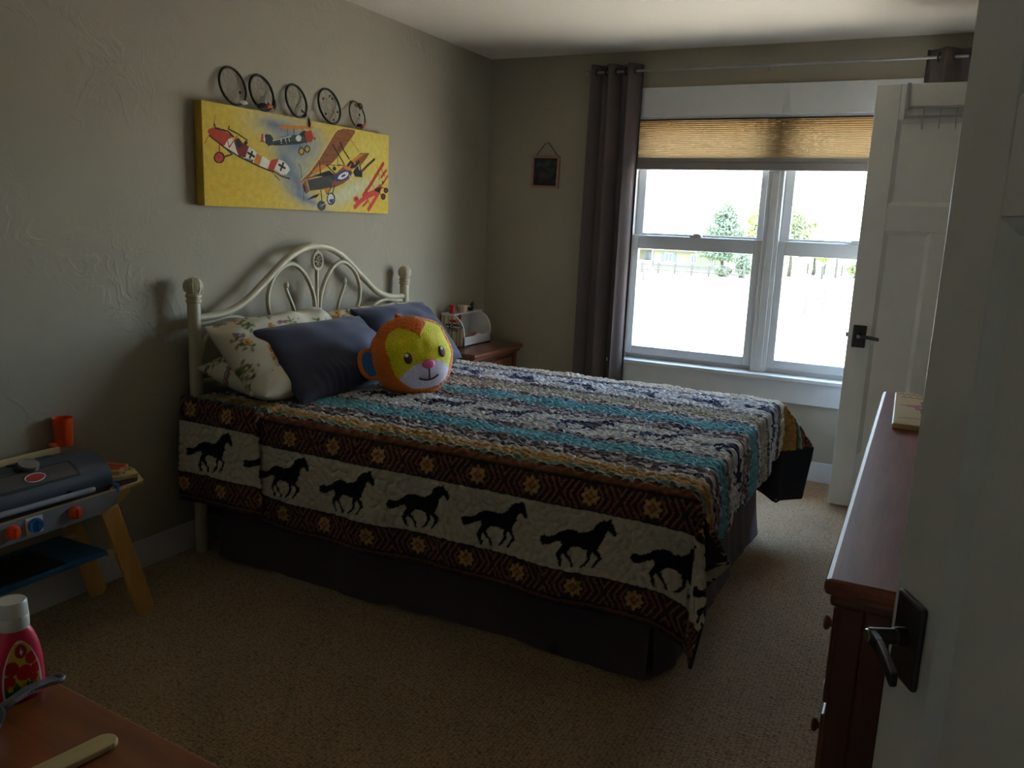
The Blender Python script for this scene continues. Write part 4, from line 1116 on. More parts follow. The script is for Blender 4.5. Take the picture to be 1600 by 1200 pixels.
def curtain(label, x0, x1, waves, phase, seed, grom):
    t = thing('curtain', label, 'curtain', ((x0 + x1) / 2, RY, .03), group='taupe curtains')
    nu_, nv_ = 220, 70
    s_ = np.linspace(0, 1, nu_); zz = np.linspace(0.03, 2.405, nv_)
    Sg, Zg_ = np.meshgrid(s_, zz); k = (2.405 - Zg_) / 2.4
    ph = 2 * math.pi * waves * (Sg + .035 * np.sin(5 * Sg + seed) * k) + phase
    amp = .036 + .012 * k + .008 * np.sin(9 * Sg + seed) * k
    x = x0 + (x1 - x0) * Sg + .012 * np.sin(ph * 2 + 1.0) * (.4 + .6 * k) - .02 * k * (Sg < .5) * (1 - 2 * Sg)
    y = RY + amp * np.sin(ph) + .006 * np.sin(ph * 2.7 + seed) * k
    P = np.stack([x, y, Zg_], -1)
    o = np.array([(x0 + x1) / 2, RY, .03])
    c = link('cloth', grid_mesh('cloth', P - o), M['curtain'], t)
    so = c.modifiers.new('thick', 'SOLIDIFY'); so.thickness = .0025; so.offset = 0
    # rings where the cloth crosses the rod
    phr = 2 * math.pi * waves * s_ + phase; sn = np.sin(phr)
    for i in np.where(np.diff(np.sign(sn)) != 0)[0]:
        xr = x0 + (x1 - x0) * s_[i]
        MB().tube([(xr + .004 * math.cos(a), RY + .020 * math.cos(a), RZ + .020 * math.sin(a)) for a in np.linspace(0, 2 * math.pi, 20, endpoint=False)], .0055, 7, closed=True).build('grommet', M['bronze'], t, world=True, smooth=True)
    return t
curtain('taupe grommet curtain hanging left of the window', -1.965, -1.655, 2.5, -1.2, 2.0, None)
curtain('taupe grommet curtain behind the open white door, right of the window', -.135, .375, 3.5, .6, 5.0, None)

M['shade'] = mat('beige_pleated_shade_cloth', S(156, 132, 96), 0.9, var=0.05, vscale=6, trans=0.27, bump=0.1, bscale=300)
M['shade_rail'] = mat('taupe_shade_rail', S(132, 124, 120), 0.6, var=0.04)
M['shade_dark'] = mat('brown_shade_headrail', S(70, 50, 42), 0.6)
sh = thing('pleated_shade', 'beige pleated window shade drawn part way down', 'window shade', ((WX0 + WX1) / 2, YB + .02, 1.80))
MB().box((WX0 + .013, YB + .006, 2.085), (WX1 - .013, YB + .045, 2.094)).build('head_rail', M['shade_dark'], sh, world=True, bevel=.002)
zp = []; z = 2.086
while z > 1.860: zp.append(z); z -= .0058
bb = MB(); vs = []
for i, z in enumerate(zp):
    y = YB + (.010 if i % 2 else .022)
    vs += [(WX0 + .015, y, z), (WX1 - .015, y, z)]
bb.add(vs, [(2 * i, 2 * i + 1, 2 * i + 3, 2 * i + 2) for i in range(len(zp) - 1)])
bb.build('pleats', M['shade'], sh, world=True)
MB().box((WX0 + .014, YB + .008, 1.842), (WX1 - .014, YB + .040, 1.868)).build('pleat_stack', M['shade_rail'], sh, world=True, bevel=.004)
MB().box((WX0 + .014, YB + .004, 1.797), (WX1 - .014, YB + .044, 1.842)).build('bottom_rail', M['shade_rail'], sh, world=True, bevel=.005)

# ---- over-door hook rack on the open white door
M['rack'] = mat('grey_steel_rack', (0.36, 0.37, 0.39), 0.35, 0.85, var=0.05)
hk = thing('hook_rack', 'grey metal over-the-door hook rack on the white door', 'hook rack', (.05, 4.62, 2.02))
def hp(name, mb, parent=hk): return mb.build(name, M['rack'], parent, world=True)
for x in (-.192, .262):
    hp('strap', MB().box((x, 4.622, 2.02), (x + .016, 4.6245, 2.189)).box((x, 4.622, 2.187), (x + .016, 4.667, 2.1895)).box((x, 4.6645, 2.15), (x + .016, 4.667, 2.189)))
hp('bar', MB().box((-.192, 4.612, 2.066), (.278, 4.622, 2.078)))
hp('bar', MB().box((-.192, 4.612, 2.022), (.278, 4.622, 2.034)))
for i in range(5):
    x = -.104 + .0717 * i
    hp('hook', MB().tube(catmull([(x, 4.610, 2.072), (x, 4.610, 2.02), (x, 4.606, 1.99), (x, 4.590, 1.968), (x, 4.572, 1.975), (x, 4.568, 1.990)], 4), .0026, 7))

# ================================================================== NIGHTSTAND AND TOY COUNTER
M['redwood'] = wood('red_brown_stained_wood', S(84, 42, 26), S(122, 66, 38), 'Y', 0.32, scratch=0.0, coat=0.15)
M['redwood_z'] = wood('red_brown_wood_upright', S(70, 36, 24), S(104, 56, 34), 'Z', 0.4)
M['dresser_top'] = wood('red_brown_worn_top', S(112, 58, 44), S(146, 82, 60), 'Y', 0.46, scratch=0.35, spec=0.22)
M['toy_white'] = mat('white_painted_wood', S(214, 214, 212), 0.45, var=0.03)
ns = thing('nightstand', 'red-brown wooden nightstand in the corner beyond the bed', 'nightstand', (-2.53, 4.56, 0))
def P_(name, bx, mt, parent, bevel=.003, smooth=False):
    bb = MB()
    for lo, hi in bx: bb.box(lo, hi)
    return bb.build(name, mt, parent, world=True, bevel=bevel, smooth=smooth)
P_('top', [((-2.715, 4.235, .630), (-2.335, 4.890, .660))], M['redwood'], ns, .010)
P_('top_moulding', [((-2.712, 4.250, .612), (-2.350, 4.875, .631))], M['redwood'], ns, .006)
P_('body', [((-2.710, 4.270, .06), (-2.385, 4.855, .613))], M['redwood_z'], ns)
for z0, z1 in ((.44, .58), (.27, .42), (.10, .25)):
    d = P_('drawer', [((-2.386, 4.325, z0), (-2.366, 4.800, z1))], M['redwood'], ns, .006)
    MB().lathe([(.006, 0), (.006, .010), (.014, .018), (.014, .024), (.0, .030)], (-2.366, 4.56, (z0 + z1) / 2), (1, 0, 0), 16).build('knob', M['redwood_z'], d, world=True, smooth='auto')
for y in (4.272, 4.815):
    P_('corner_post', [((-2.392, y, 0), (-2.362, y + .038, .612))], M['redwood_z'], ns)

def text_part(txt, size, o, ex, ey, ez, mt, parent, ext=.0008, shear=0.0):
    cu_ = bpy.data.curves.new('lettering', 'FONT'); cu_.body = txt; cu_.size = size; cu_.align_x = 'CENTER'; cu_.align_y = 'CENTER'; cu_.extrude = ext; cu_.shear = shear; cu_.offset = size * .012; cu_.resolution_u = 3
    tmp = bpy.data.objects.new('lettering', cu_); COL.objects.link(tmp)
    me = bpy.data.meshes.new_from_object(tmp.evaluated_get(bpy.context.evaluated_depsgraph_get()))
    bpy.data.objects.remove(tmp); bpy.data.curves.remove(cu_)
    o, ex, ey, ez = map(Vector, (o, ex, ey, ez)); inv = WM[parent].inverted()
    for v in me.vertices: v.co = inv @ (o + ex * v.co.x + ey * v.co.y + ez * v.co.z)
    me.name = 'lettering'
    return link('lettering', me, mt, parent)

tc_ = thing('toy_ice_cream_counter', 'toy ice cream counter with a striped end panel on the nightstand', 'toy shop', (-2.62, 4.63, .66))
y0, y1, xb, xf = 4.455, 4.815, -2.712, -2.542
prof = [(xb, .6605), (xf, .6605), (xf, .745), (xf - .004, .775), (xf - .016, .805), (xf - .036, .832), (xf - .065, .851), (xf - .085, .857), (xb, .857)]
for y, nm in ((y0, 'end_panel'), (y1 - .012, 'end_panel')):
    MB().prism([(a, z) for a, z in prof], (0, y + .012, 0), (1, 0, 0), (0, 0, 1), (0, -.012, 0)).build(nm, M['toy_white'], tc_, world=True)
nx_, nzz = 120, 12
stx, stz = np.meshgrid(np.linspace(xb + .004, xf - .006, nx_), np.linspace(.664, .852, nzz))
Cs = np.empty(stx.shape + (3,)); Cs[:] = S(214, 204, 176)
pal = [S(150, 142, 92), S(196, 150, 140), S(178, 148, 84), S(110, 104, 76), S(206, 196, 150)]
ks = np.floor((stx - xb) / .0085).astype(int)
for i in range(5): Cs[(ks % 7 == (i * 3) % 7) & (((stx - xb) / .0085) % 1 < .72)] = pal[i]
inside = stx < np.interp(stz, [z for _, z in prof[2:8]], [a for a, _ in prof[2:8]]) - .004
zc_ = np.minimum(stz, np.interp(stx, [a for a, _ in prof[2:8]][::-1], [z for _, z in prof[2:8]][::-1]) - .004)
link('striped_front', grid_mesh('striped_front', np.stack([stx + 2.62, np.full(stx.shape, y0 - .0012 - 4.63), zc_ - .66], -1), Cs), colmat('striped_paint', 0.5), tc_)
M['print_black'] = mat('black_print', (0.02, 0.018, 0.02), 0.5); M['print_white'] = mat('white_print', S(228, 228, 224), 0.5); M['print_red'] = mat('red_print', S(176, 36, 34), 0.5)
xm = (xb + xf) / 2 + .004
MB().prism([(.072 * math.cos(t), .017 * math.sin(t)) for t in np.linspace(0, 2 * PI, 24, endpoint=False)], (xm, y0 - .0018, .786), (1, 0, 0), (0, 0, 1), (0, -.0006, 0)).build('name_banner', M['print_black'], tc_, world=True)
MB().prism([(.026 * math.cos(t), .010 * math.sin(t)) for t in np.linspace(0, 2 * PI, 20, endpoint=False)], (xm, y0 - .0018, .822), (1, 0, 0), (0, 0, 1), (0, -.0006, 0)).build('red_badge', M['print_red'], tc_, world=True)
text_part('Ice Cream', .030, (xm, y0 - .0030, .786), (1, 0, 0), (0, 0, 1), (0, -1, 0), M['print_white'], tc_)
text_part('COUNTER', .016, (xm, y0 - .0026, .760), (1, 0, 0), (0, 0, 1), (0, -1, 0), M['print_black'], tc_)
P_('back_board', [((xb, y0, .6605), (xb + .010, y1, .857))], M['toy_white'], tc_, 0)
P_('top_board', [((xb, y0 - .006, .856), (xf - .070, y1 + .004, .866))], M['toy_white'], tc_, .002)
P_('base_board', [((xb, y0, .6605), (xf, y1, .670))], M['toy_white'], tc_, 0)
MB().prism([(y0, .66), (y1, .66), (y1, .738), (4.77, .722), (4.70, .722), (4.64, .735), (4.60, .722), (y0, .724)], (xf, 0, 0), (0, 1, 0), (0, 0, 1), (-.008, 0, 0)).build('tray_lip', M['toy_white'], tc_, world=True)
# loose toy pieces
M['toy_red'] = mat('red_toy_plastic', S(178, 26, 30), 0.35); M['toy_yellow'] = mat('yellow_toy_wood', S(206, 168, 62), 0.5); M['toy_pink'] = mat('pink_toy_wood', S(214, 92, 122), 0.5); M['toy_brown'] = mat('brown_toy_wood', S(110, 66, 44), 0.5)
b_ = thing('toy_sauce_bottle', 'red toy sauce bottle standing on the ice cream counter', 'toy bottle', (-2.645, 4.475, .866))
MB().lathe([(.017, 0), (.019, .004), (.019, .030), (.015, .036)], (0, 0, 0), seg=18).build('bottle_body', M['toy_red'], b_, smooth='auto')
MB().lathe([(.019, .036), (.020, .038), (.020, .052), (.018, .055), (0, .055)], (0, 0, 0), seg=18).build('bottle_cap', M['toy_red'], b_, smooth='auto')
cp = thing('toy_cup', 'pale striped toy ice cream cup on top of the counter', 'toy cup', (-2.625, 4.575, .866))
MB().lathe([(.0, .002), (.026, .002), (.026, 0), (.032, .043), (.035, .045), (.035, .049), (.031, .049), (.025, .006), (0, .006)], seg=26).build('cup_wall', mat('cream_card', S(214, 204, 176), 0.6), cp, smooth='auto')
for k in range(12):
    t = 2 * PI * k / 12; MB().obox((.0292 * math.cos(t), .0292 * math.sin(t), .022), (.0006 * math.cos(t), .0006 * math.sin(t), 0), (-.003 * math.sin(t), .003 * math.cos(t), 0), (.0026 * math.cos(t), .0026 * math.sin(t), .018)).build('cup_stripe', M['toy_yellow'] if k % 2 else M['toy_pink'], cp)
sc_ = thing('toy_scoop', 'dark toy ice cream scoop resting on the counter top', 'toy scoop', (-2.630, 4.685, .866))
MB().lathe([(.0, .0), (.016, .004), (.021, .018), (.021, .022), (.017, .020), (.0, .006)], (0, 0, .001), seg=20).build('scoop_bowl', M['black'], sc_, smooth='auto')
MB().tube(catmull([(.0, .015, .020), (.0, .030, .040), (.004, .022, .055), (.008, .002, .050), (.010, -.014, .038)], 5), .0065, 9).build('scoop_handle', M['black'], sc_, smooth=True)
for nm, lab, yy, zz, xx, mt in (('toy_ice_cream_ball', 'yellow toy ice cream ball lying in the counter tray', 4.565, .702, -2.60, 'toy_yellow'), ('toy_ice_cream_ball', 'pink toy ice cream ball in the counter tray', 4.685, .702, -2.585, 'toy_pink'), ('toy_ice_cream_ball', 'brown toy ice cream ball at the back of the counter tray', 4.525, .702, -2.635, 'toy_brown')):
    MBb = MB().lathe([(0, .032), (.014, .029), (.026, .018), (.031, .004), (.034, -.004), (.036, -.012), (.030, -.022), (.026, -.031), (0, -.031)], (0, 0, 0), seg=20)
    tag(MBb.build(nm, M[mt], at=(0, 0, 0), smooth='auto'), lab, 'toy food', 'toy ice cream balls').location = (xx, yy, zz)
tg = thing('toy_tongs', 'red toy tongs hanging under the counter top', 'toy tongs', (-2.66, 4.60, .80))
for s_ in (-1, 1): MB().obox((0, s_ * .008, .012), (.004, 0, 0), (0, .005, 0), (0, 0, .036)).build('tong_arm', M['toy_red'], tg, bevel=.002)
MB().tube([(0, -.009, .050), (0, 0, .0555), (0, .009, .050)], .004, 8).build('tong_hinge', M['toy_red'], tg, smooth=True)

# ================================================================== DRESSER
ds = thing('dresser', 'long red-brown wooden dresser with a worn top along the right wall', 'dresser', (.18, 2.13, 0))
DX, DY0, DY1, DZ = -.081, 1.257, 3.003, .94
P_('top', [((DX, DY0, DZ - .026), (XR - .015, DY1, DZ))], M['dresser_top'], ds, .009)
P_('top_moulding', [((DX + .010, DY0 + .010, DZ - .046), (XR - .018, DY1 - .010, DZ - .025))], M['redwood'], ds, .007)
P_('body', [((DX + .030, DY0 + .024, .075), (XR - .02, DY1 - .024, DZ - .045))], M['redwood_z'], ds)
for y in (DY0 + .022, DY1 - .062): P_('corner_stile', [((DX + .022, y, 0), (DX + .062, y + .040, DZ - .046))], M['redwood_z'], ds, .004)
P_('side_panel', [((DX + .075, DY0 + .019, .14), (XR - .07, DY0 + .025, DZ - .10))], M['redwood_z'], ds, .003)
P_('side_frame', [((DX + .062, DY0 + .018, .075), (DX + .10, DY0 + .025, DZ - .046)), ((XR - .07, DY0 + .018, .075), (XR - .02, DY0 + .025, DZ - .046)), ((DX + .10, DY0 + .018, DZ - .10), (XR - .07, DY0 + .025, DZ - .046)), ((DX + .10, DY0 + .018, .075), (XR - .07, DY0 + .025, .14))], M['redwood_z'], ds, .003)
P_('plinth', [((DX + .022, DY0 + .02, 0), (XR - .02, DY1 - .02, .08))], M['redwood'], ds, .004)
M['brass_knob'] = mat('worn_wood_knob', S(120, 78, 50), 0.35)
for iz, (z0, z1) in enumerate(((.70, .87), (.50, .68), (.30, .48), (.10, .28))):
    for iy in range(3):
        a = DY0 + .07 + iy * .537; c_ = a + .525
        d = P_('drawer', [((DX + .014, a, z0), (DX + .031, c_, z1))], M['redwood'], ds, .004)
        for yk in (a + .10, c_ - .10):
            MB().lathe([(.006, 0), (.006, .006), (.011, .009), (.013, .012), (.013, .015), (.009, .018), (0, .0185)], (DX + .014, yk, (z0 + z1) / 2 + .01), (-1, 0, 0), 16).build('knob', M['brass_knob'], d, world=True, smooth='auto')
tag(MB().box((DX + .006, 1.452, .640), (DX + .013, 1.470, .668)).build('paper_tag', M['print_white'], at=(DX + .01, 1.46, .64)), 'small white paper tag on the dresser drawer front', 'tag')
pb = thing('puzzle_board', 'pale wooden puzzle board with a pink painted shape on the dresser', 'puzzle', (.12, 2.66, DZ), rotz=math.radians(1.0))
M['birch'] = wood('pale_birch_ply', S(186, 160, 108), S(206, 182, 132), 'X', 0.5)
MB().box((-.158, -.25, .0005), (.20, .25, .016)).build('board', M['birch'], pb, bevel=.003)
bx_, by_ = np.meshgrid(np.linspace(-.155, .197, 180), np.linspace(-.247, .247, 220))
pp = Paint(bx_, by_, S(196, 170, 116))
pp.soft(-.06, .06, .14, .20, 0, S(204, 184, 130), .8)
pp.poly([(-.148, .030), (-.10, .005), (-.10, -.03), (-.06, -.03), (-.06, -.08), (.04, -.08), (.04, -.12), (.20, -.12), (.20, .16), (-.02, .16), (-.02, .11), (-.08, .11), (-.08, .060)], S(196, 88, 130))
for a in ((-.05, .06, .020), (.0, .10, .02), (.06, -.04, .02), (-.04, -.02, .012)): pp.ell(a[0], a[1], a[2], a[2] * .8, 0, S(222, 140, 168))
pp.poly([(-.09, -.115), (-.04, -.10), (.20, -.13), (.20, -.19), (-.03, -.16)], S(130, 140, 70)); pp.poly([(-.06, .125), (.0, .15), (.20, .17), (.20, .21), (-.04, .18)], S(150, 150, 74))
pp.line([(-.14, -.17), (-.10, -.155), (-.06, -.175), (.0, -.16)], .012, S(168, 116, 92))
for x0_, yy, n_, sc2 in ((-.148, .215, 6, .016), (-.140, .165, 4, .015)):
    for k in range(n_): pp.line([(x0_ + k * sc2 * 1.2, yy), (x0_ + k * sc2 * 1.2 + sc2 * .5, yy + .020), (x0_ + k * sc2 * 1.2 + sc2, yy - .004)], .006, S(140, 84, 56))
link('painted_face', grid_mesh('painted_face', np.stack([bx_, by_, np.full(bx_.shape, .0166)], -1), pp.C), colmat('painted_birch', 0.45), pb)
for kx, ky in ((-.085, -.075), (-.080, .030)):
    MB().lathe([(.004, .016), (.004, .024), (.008, .027), (.008, .032), (0, .034)], (kx, ky, 0), seg=12).build('peg_knob', M['nickel'], pb, smooth='auto')

# ================================================================== TOY GRILL
M['plywood'] = wood('honey_plywood', S(192, 146, 78), S(210, 166, 96), 'Z', 0.55)
M['ply_edge'] = wood('pale_plywood', S(190, 166, 112), S(206, 184, 134), 'Y', 0.55)
M['lid'] = mat('slate_grey_paint', S(62, 66, 74), 0.45, var=0.05)
M['lid_window'] = mat('smoky_brown_window', S(78, 72, 68), 0.4); M['lid_dark'] = mat('dark_slate_paint', S(44, 45, 50), 0.5); M['steel_paint'] = mat('silver_grey_paint', S(138, 140, 144), 0.45); M['tube_grey'] = mat('grey_plastic_bar', S(150, 154, 162), 0.35)
M['orange_plastic'] = mat('orange_plastic', S(244, 84, 28), 0.35, var=0.04); M['blue_plastic'] = mat('bright_blue_plastic', S(36, 118, 196), 0.4); M['blue_board'] = mat('blue_painted_board', S(36, 92, 132), 0.5)
gr = thing('toy_grill', 'wooden toy barbecue grill with a grey lid against the left wall', 'toy grill', (-2.54, 1.5, 0))
GY0, GY1, GXF, GXB = 1.16, 1.828, -2.40, -2.665
def G(name, mb, mt, parent=gr, **k): return mb.build(name, M[mt], parent, world=True, **k)
G('front_panel', MB().box((GXF - .014, GY0, .420), (GXF, GY1, .492)), 'steel_paint', bevel=.002)
G('front_edge', MB().box((GXF - .013, GY0, .4915), (GXF + .0003, GY1, .4932)), 'ply_edge')
G('lid_gap_shade', MB().box((GXF - .040, GY0 + .01, .4925), (GXF - .016, GY1 - .006, .516)), 'black')  # black strip stands in for the shade in the gap below the lid
G('side_panel', MB().box((GXB, GY1 - .014, .420), (GXF - .014, GY1, .500)), 'plywood')
G('side_panel', MB().box((GXB, GY0, .420), (GXF - .014, GY0 + .014, .500)), 'plywood')
G('back_board', MB().box((GXB - .012, GY0, .420), (GXB, GY1 - .015, .606)), 'ply_edge', bevel=.002)
lp = [(GXF - .012 - .248 * (1 - math.cos(t)) / 2, .512 + .104 * math.sin(t) ** .8) for t in np.linspace(0.0, PI * .93, 26)]
bb = MB(); vs = [(a, y, z) for y in (GY0 + .002, GY1 - .004) for a, z in lp]; n_ = len(lp)
bb.add(vs, [(i, i + 1, n_ + i + 1, n_ + i) for i in range(n_ - 1)] + [tuple(range(n_)), tuple(range(2 * n_ - 1, n_ - 1, -1))])
lid = G('lid', bb, 'lid', smooth='auto')
def lid_pt(t, off=0.0):
    a, z = GXF - .012 - .248 * (1 - math.cos(t)) / 2, .512 + .104 * math.sin(t) ** .8
    n = V(math.cos(t) * 1.0, 0, math.sin(t) * 1.0 + .05).normalized()
    return a + n.x * off, z + n.z * off
def lid_patch(name, t0, t1, y0_, y1_, off, mt, parent, n=10):
    pr = [lid_pt(t, off) for t in np.linspace(t0, t1, n)]; pi_ = [lid_pt(t, -.002) for t in np.linspace(t0, t1, n)]
    bb = MB(); bb.add([(a, y, z) for y in (y0_, y1_) for a, z in pr] + [(a, y, z) for y in (y0_, y1_) for a, z in pi_], [(i, i + 1, n + i + 1, n + i) for i in range(n - 1)] + [(i, 2 * n + i, 2 * n + i + 1, i + 1) for i in range(n - 1)] + [(n + i, n + i + 1, 3 * n + i + 1, 3 * n + i) for i in range(n - 1)] + [(0, n, 3 * n, 2 * n), (n - 1, 3 * n - 1, 4 * n - 1, 2 * n - 1)])
    return G(name, bb, mt, parent)
wb = lid_patch('window_surround', .50, 1.12, 1.24, 1.715, .004, 'black', lid)
lid_patch('lid_window', .56, 1.06, 1.25, 1.703, .0056, 'lid_window', wb)
tb = .78; bx0, bz0 = lid_pt(tb, .0065); nn = V(math.cos(tb), 0, math.sin(tb)).normalized(); uu_ = V(-nn.z, 0, nn.x)
bo = MB().prism([(.034 * math.cos(t), .016 * math.sin(t)) for t in np.linspace(0, 2 * PI, 26, endpoint=False)], (bx0, 1.572, bz0), (0, 1, 0), uu_, nn * .001); bo = G('badge', bo, 'print_white', lid)
G('badge_face', MB().prism([(.031 * math.cos(t), .0135 * math.sin(t)) for t in np.linspace(0, 2 * PI, 26, endpoint=False)], V(bx0, 1.572, bz0) + nn * .001, (0, 1, 0), uu_, nn * .0008), 'print_red', bo)
G('handle', MB().tube([(GXF + .014, GY0 + .05, .532), (GXF + .014, 1.732, .522)], .0095, 14), 'tube_grey', lid, smooth='auto')
for y in (1.30, 1.66): G('handle_mount', MB().box((GXF - .030, y, .512), (GXF + .012, y + .012, .532)), 'lid_dark', lid)
th_c = V(lid_pt(1.25, .0)[0], 1.585, lid_pt(1.25, 0)[1]); thn = V(.35, 0, .93).normalized()
tk = G('thermometer', MB().lathe([(.040, -.004), (.040, .004), (.030, .005), (.030, .016), (.027, .020), (0, .020)], th_c, thn, 26), 'lid_dark', lid, smooth='auto')
G('thermometer_ring', MB().lathe([(.030, .006), (.031, .010), (.030, .021), (.024, .022), (.024, .0205), (0, .0205)], th_c, thn, 26), 'nickel', tk, smooth='auto')
lid_patch('vent', 1.62, 1.85, 1.56, 1.70, .004, 'lid_dark', lid, 5)
def dial(name, y, mt, r=.022, pr=None):
    k = G(name, MB().lathe([(r * .9, 0), (r, .003), (r, .012), (r * .86, .020), (r * .5, .023), (0, .023)], (GXF, y, .460), (1, 0, 0), 22), mt, pr or gr, smooth='auto')
    G('dial_grip', MB().box((GXF + .018, y - .004, .460 - r * .7), (GXF + .028, y + .004, .460 + r * .7)), mt, k, bevel=.002); return k
dial('knob', 1.664, 'orange_plastic'); dial('knob', 1.457, 'orange_plastic'); dial('knob', 1.26, 'orange_plastic')
pl = G('dial_plate', MB().box((GXF, 1.529 - .028, .432), (GXF + .004, 1.529 + .028, .488)), 'print_white', bevel=.002)
gear = [((.0215 + .0022 * (k % 2)) * math.cos(2 * PI * k / 36), (.0215 + .0022 * (k % 2)) * math.sin(2 * PI * k / 36)) for k in range(36)]
G('timer_dial', MB().prism(gear, (GXF + .004, 1.529, .460), (0, 1, 0), (0, 0, 1), (.010, 0, 0)), 'blue_plastic', pl)
G('timer_grip', MB().prism([(0, -.018), (.016, -.008), (.018, 0), (.016, .008), (0, .018)], (GXF + .014, 1.529, .460), (0, 1, 0), (0, 0, 1), (.008, 0, 0)), 'blue_board', pl)
for z in (.474, .438): G('screw', MB().lathe([(.003, 0), (.003, .0008), (0, .001)], (GXF, 1.806, z), (1, 0, 0), 10), 'nickel')
def gleg(x, sgn, yb, yt):
    w = .034; prof_ = []
    d = V(0, yb - yt, -.43).normalized(); nrm = V(0, -d.z, d.y)
    top, bot = V(x, yt, .432), V(x, yb, .0)
    pts = [top + nrm * w, top - nrm * w]
    bo_ = bot - d * .018
    ring = [bo_ + nrm * (w * math.cos(t)) + d * (.020 * math.sin(t)) for t in np.linspace(PI, 0, 9)]
    poly = [(p.y, max(p.z, 0.001)) for p in pts + ring]
    G('leg', MB().prism(poly, (x, 0, 0), (0, 1, 0), (0, 0, 1), (-.018, 0, 0)), 'plywood', bevel=.003)
gleg(-2.392, 1, 1.925, 1.793); gleg(-2.648, 1, 1.925, 1.793); gleg(-2.392, -1, 1.06, 1.19); gleg(-2.648, -1, 1.06, 1.19)
shf = G('shelf', MB().box((-2.662, 1.14, .268), (-2.404, 1.786, .282)), 'blue_board', bevel=.002)
for x in (-2.408, -2.642): G('shelf_peg', MB().lathe([(.011, 0), (.011, .050)], (x, 1.780, .272), (0, 1, 0), 12), 'ply_edge', smooth='auto')
tag(MB().box((-2.62, 1.20, .2825), (-2.425, 1.640, .288)).build('grill_mat', M['black'], at=(-2.52, 1.42, .2825), bevel=.001), 'black printed mat lying on the blue grill shelf', 'mat')
tray = G('side_tray', MB().prism([(-2.64, GY1), (-2.412, GY1), (-2.412, 1.935), (-2.420, 1.955), (-2.440, 1.966), (-2.56, 2.030), (-2.58, 2.032), (-2.60, 2.024), (-2.64, 1.99)], (0, 0, .478), (1, 0, 0), (0, 1, 0), (0, 0, .012)), 'ply_edge', bevel=.002)
G('tray_inlay', MB().prism([(-2.632, GY1 + .006), (-2.424, GY1 + .006), (-2.424, 1.930), (-2.446, 1.952), (-2.57, 2.016), (-2.632, 1.98)], (0, 0, .4902), (1, 0, 0), (0, 1, 0), (0, 0, .0006)), 'lid_dark', tray)
G('tray_bracket', MB().prism([(GY1, .478), (1.905, .478), (1.905, .452), (GY1, .415)], (-2.43, 0, 0), (0, 1, 0), (0, 0, 1), (-.014, 0, 0)), 'ply_edge', tray)
G('hinge_clip', MB().box((GXF - .030, GY1, .480), (GXF + .002, GY1 + .010, .510)), 'blue_plastic', bevel=.002)
cup = thing('orange_cup', 'open orange plastic cup hooked on the back of the toy grill', 'cup', (-2.688, 1.845, .600))
MB().lathe([(0, .001), (.029, .001), (.030, .004), (.033, .100), (.034, .102), (.031, .102), (.028, .006), (0, .006)], (0, 0, 0), seg=28).build('cup_wall', M['orange_plastic'], cup, smooth='auto')
MB().box((-.012, -.050, .004), (.012, -.026, .016)).build('cup_hook', M['orange_plastic'], cup, bevel=.002)
# toy meat pieces on the tray
def meat(label, x, y, z, rot, pts, top, stripes):
    t = thing('toy_meat', label, 'toy food', (x, y, z), rot, 'toy meat on the grill tray')
    MB().prism(pts, (0, 0, 0), (1, 0, 0), (0, 1, 0), (0, 0, .016)).build('wood_slice', M['ply_edge'], t, bevel=.001)
    MB().prism([(a * .9, b_ * .9) for a, b_ in pts], (0, 0, .0161), (1, 0, 0), (0, 1, 0), (0, 0, .0006)).build('painted_top', top, t)
    for q, mt in stripes: MB().prism(q, (0, 0, .0168), (1, 0, 0), (0, 1, 0), (0, 0, .0005)).build('painted_mark', mt, t)
    return t
M['meat_orange'] = mat('orange_paint', S(196, 96, 52), 0.5); M['meat_red'] = mat('dark_red_paint', S(122, 36, 30), 0.5)
blob = lambda rx, ry, sd: [(rx * (1 + .14 * math.sin(3 * t + sd) + .07 * math.sin(7 * t + sd)) * math.cos(t), ry * (1 + .12 * math.sin(4 * t + sd)) * math.sin(t)) for t in np.linspace(0, 2 * PI, 26, endpoint=False)]
meat('flat toy steak with a dark red centre, lower on the grill tray', -2.535, 1.910, .4909, .5, blob(.080, .058, 1), M['ply_edge'], [(blob(.045, .020, 2), M['meat_red']), ([(-.06, .025), (.05, .03), (.05, .036), (-.06, .033)], M['meat_orange'])])
meat('orange toy meat slice lying on top of the steak', -2.555, 1.918, .5085, .2, blob(.070, .055, 4), M['meat_orange'], [([(-.05, -.02), (.05, -.012), (.05, -.006), (-.05, -.012)], M['meat_red']), ([(-.05, .01), (.045, .016), (.045, .022), (-.05, .017)], M['meat_red'])])

# ================================================================== LOW TABLE IN FRONT
M['pine'] = wood('orange_pine_varnish', S(124, 66, 30), S(150, 84, 40), 'X', 0.38, coat=0.1, scratch=0.12)
ta = math.radians(-3.7)
tbl = thing('pine_table', 'worn orange pine table top in the near left corner', 'table', (-1.25, .50, 0), ta)
ZT = .68
MB().box((-.52, -.46, ZT - .025), (.50, .282, ZT)).build('table_top', M['pine'], tbl, bevel=.004)
MB().box((-.47, -.41, ZT - .10), (.45, .235, ZT - .025)).build('apron', M['pine'], tbl, bevel=.003)
for sx_, sy_ in ((-.49, -.43), (.435, -.43), (-.49, .215), (.435, .215)):
    MB().box((sx_, sy_, 0), (sx_ + .05, sy_ + .05, ZT - .024)).build('leg', M['pine'], tbl, bevel=.004)
M['cherry'] = mat('cherry_red_plastic', S(214, 40, 72), 0.35, var=0.03); M['cap'] = mat('white_cap_plastic', S(214, 210, 200), 0.4, var=0.02)
bt = thing('red_bottle', 'cherry red squeeze bottle with white cap on the pine table', 'bottle', (-1.209, .724, ZT), math.radians(76))
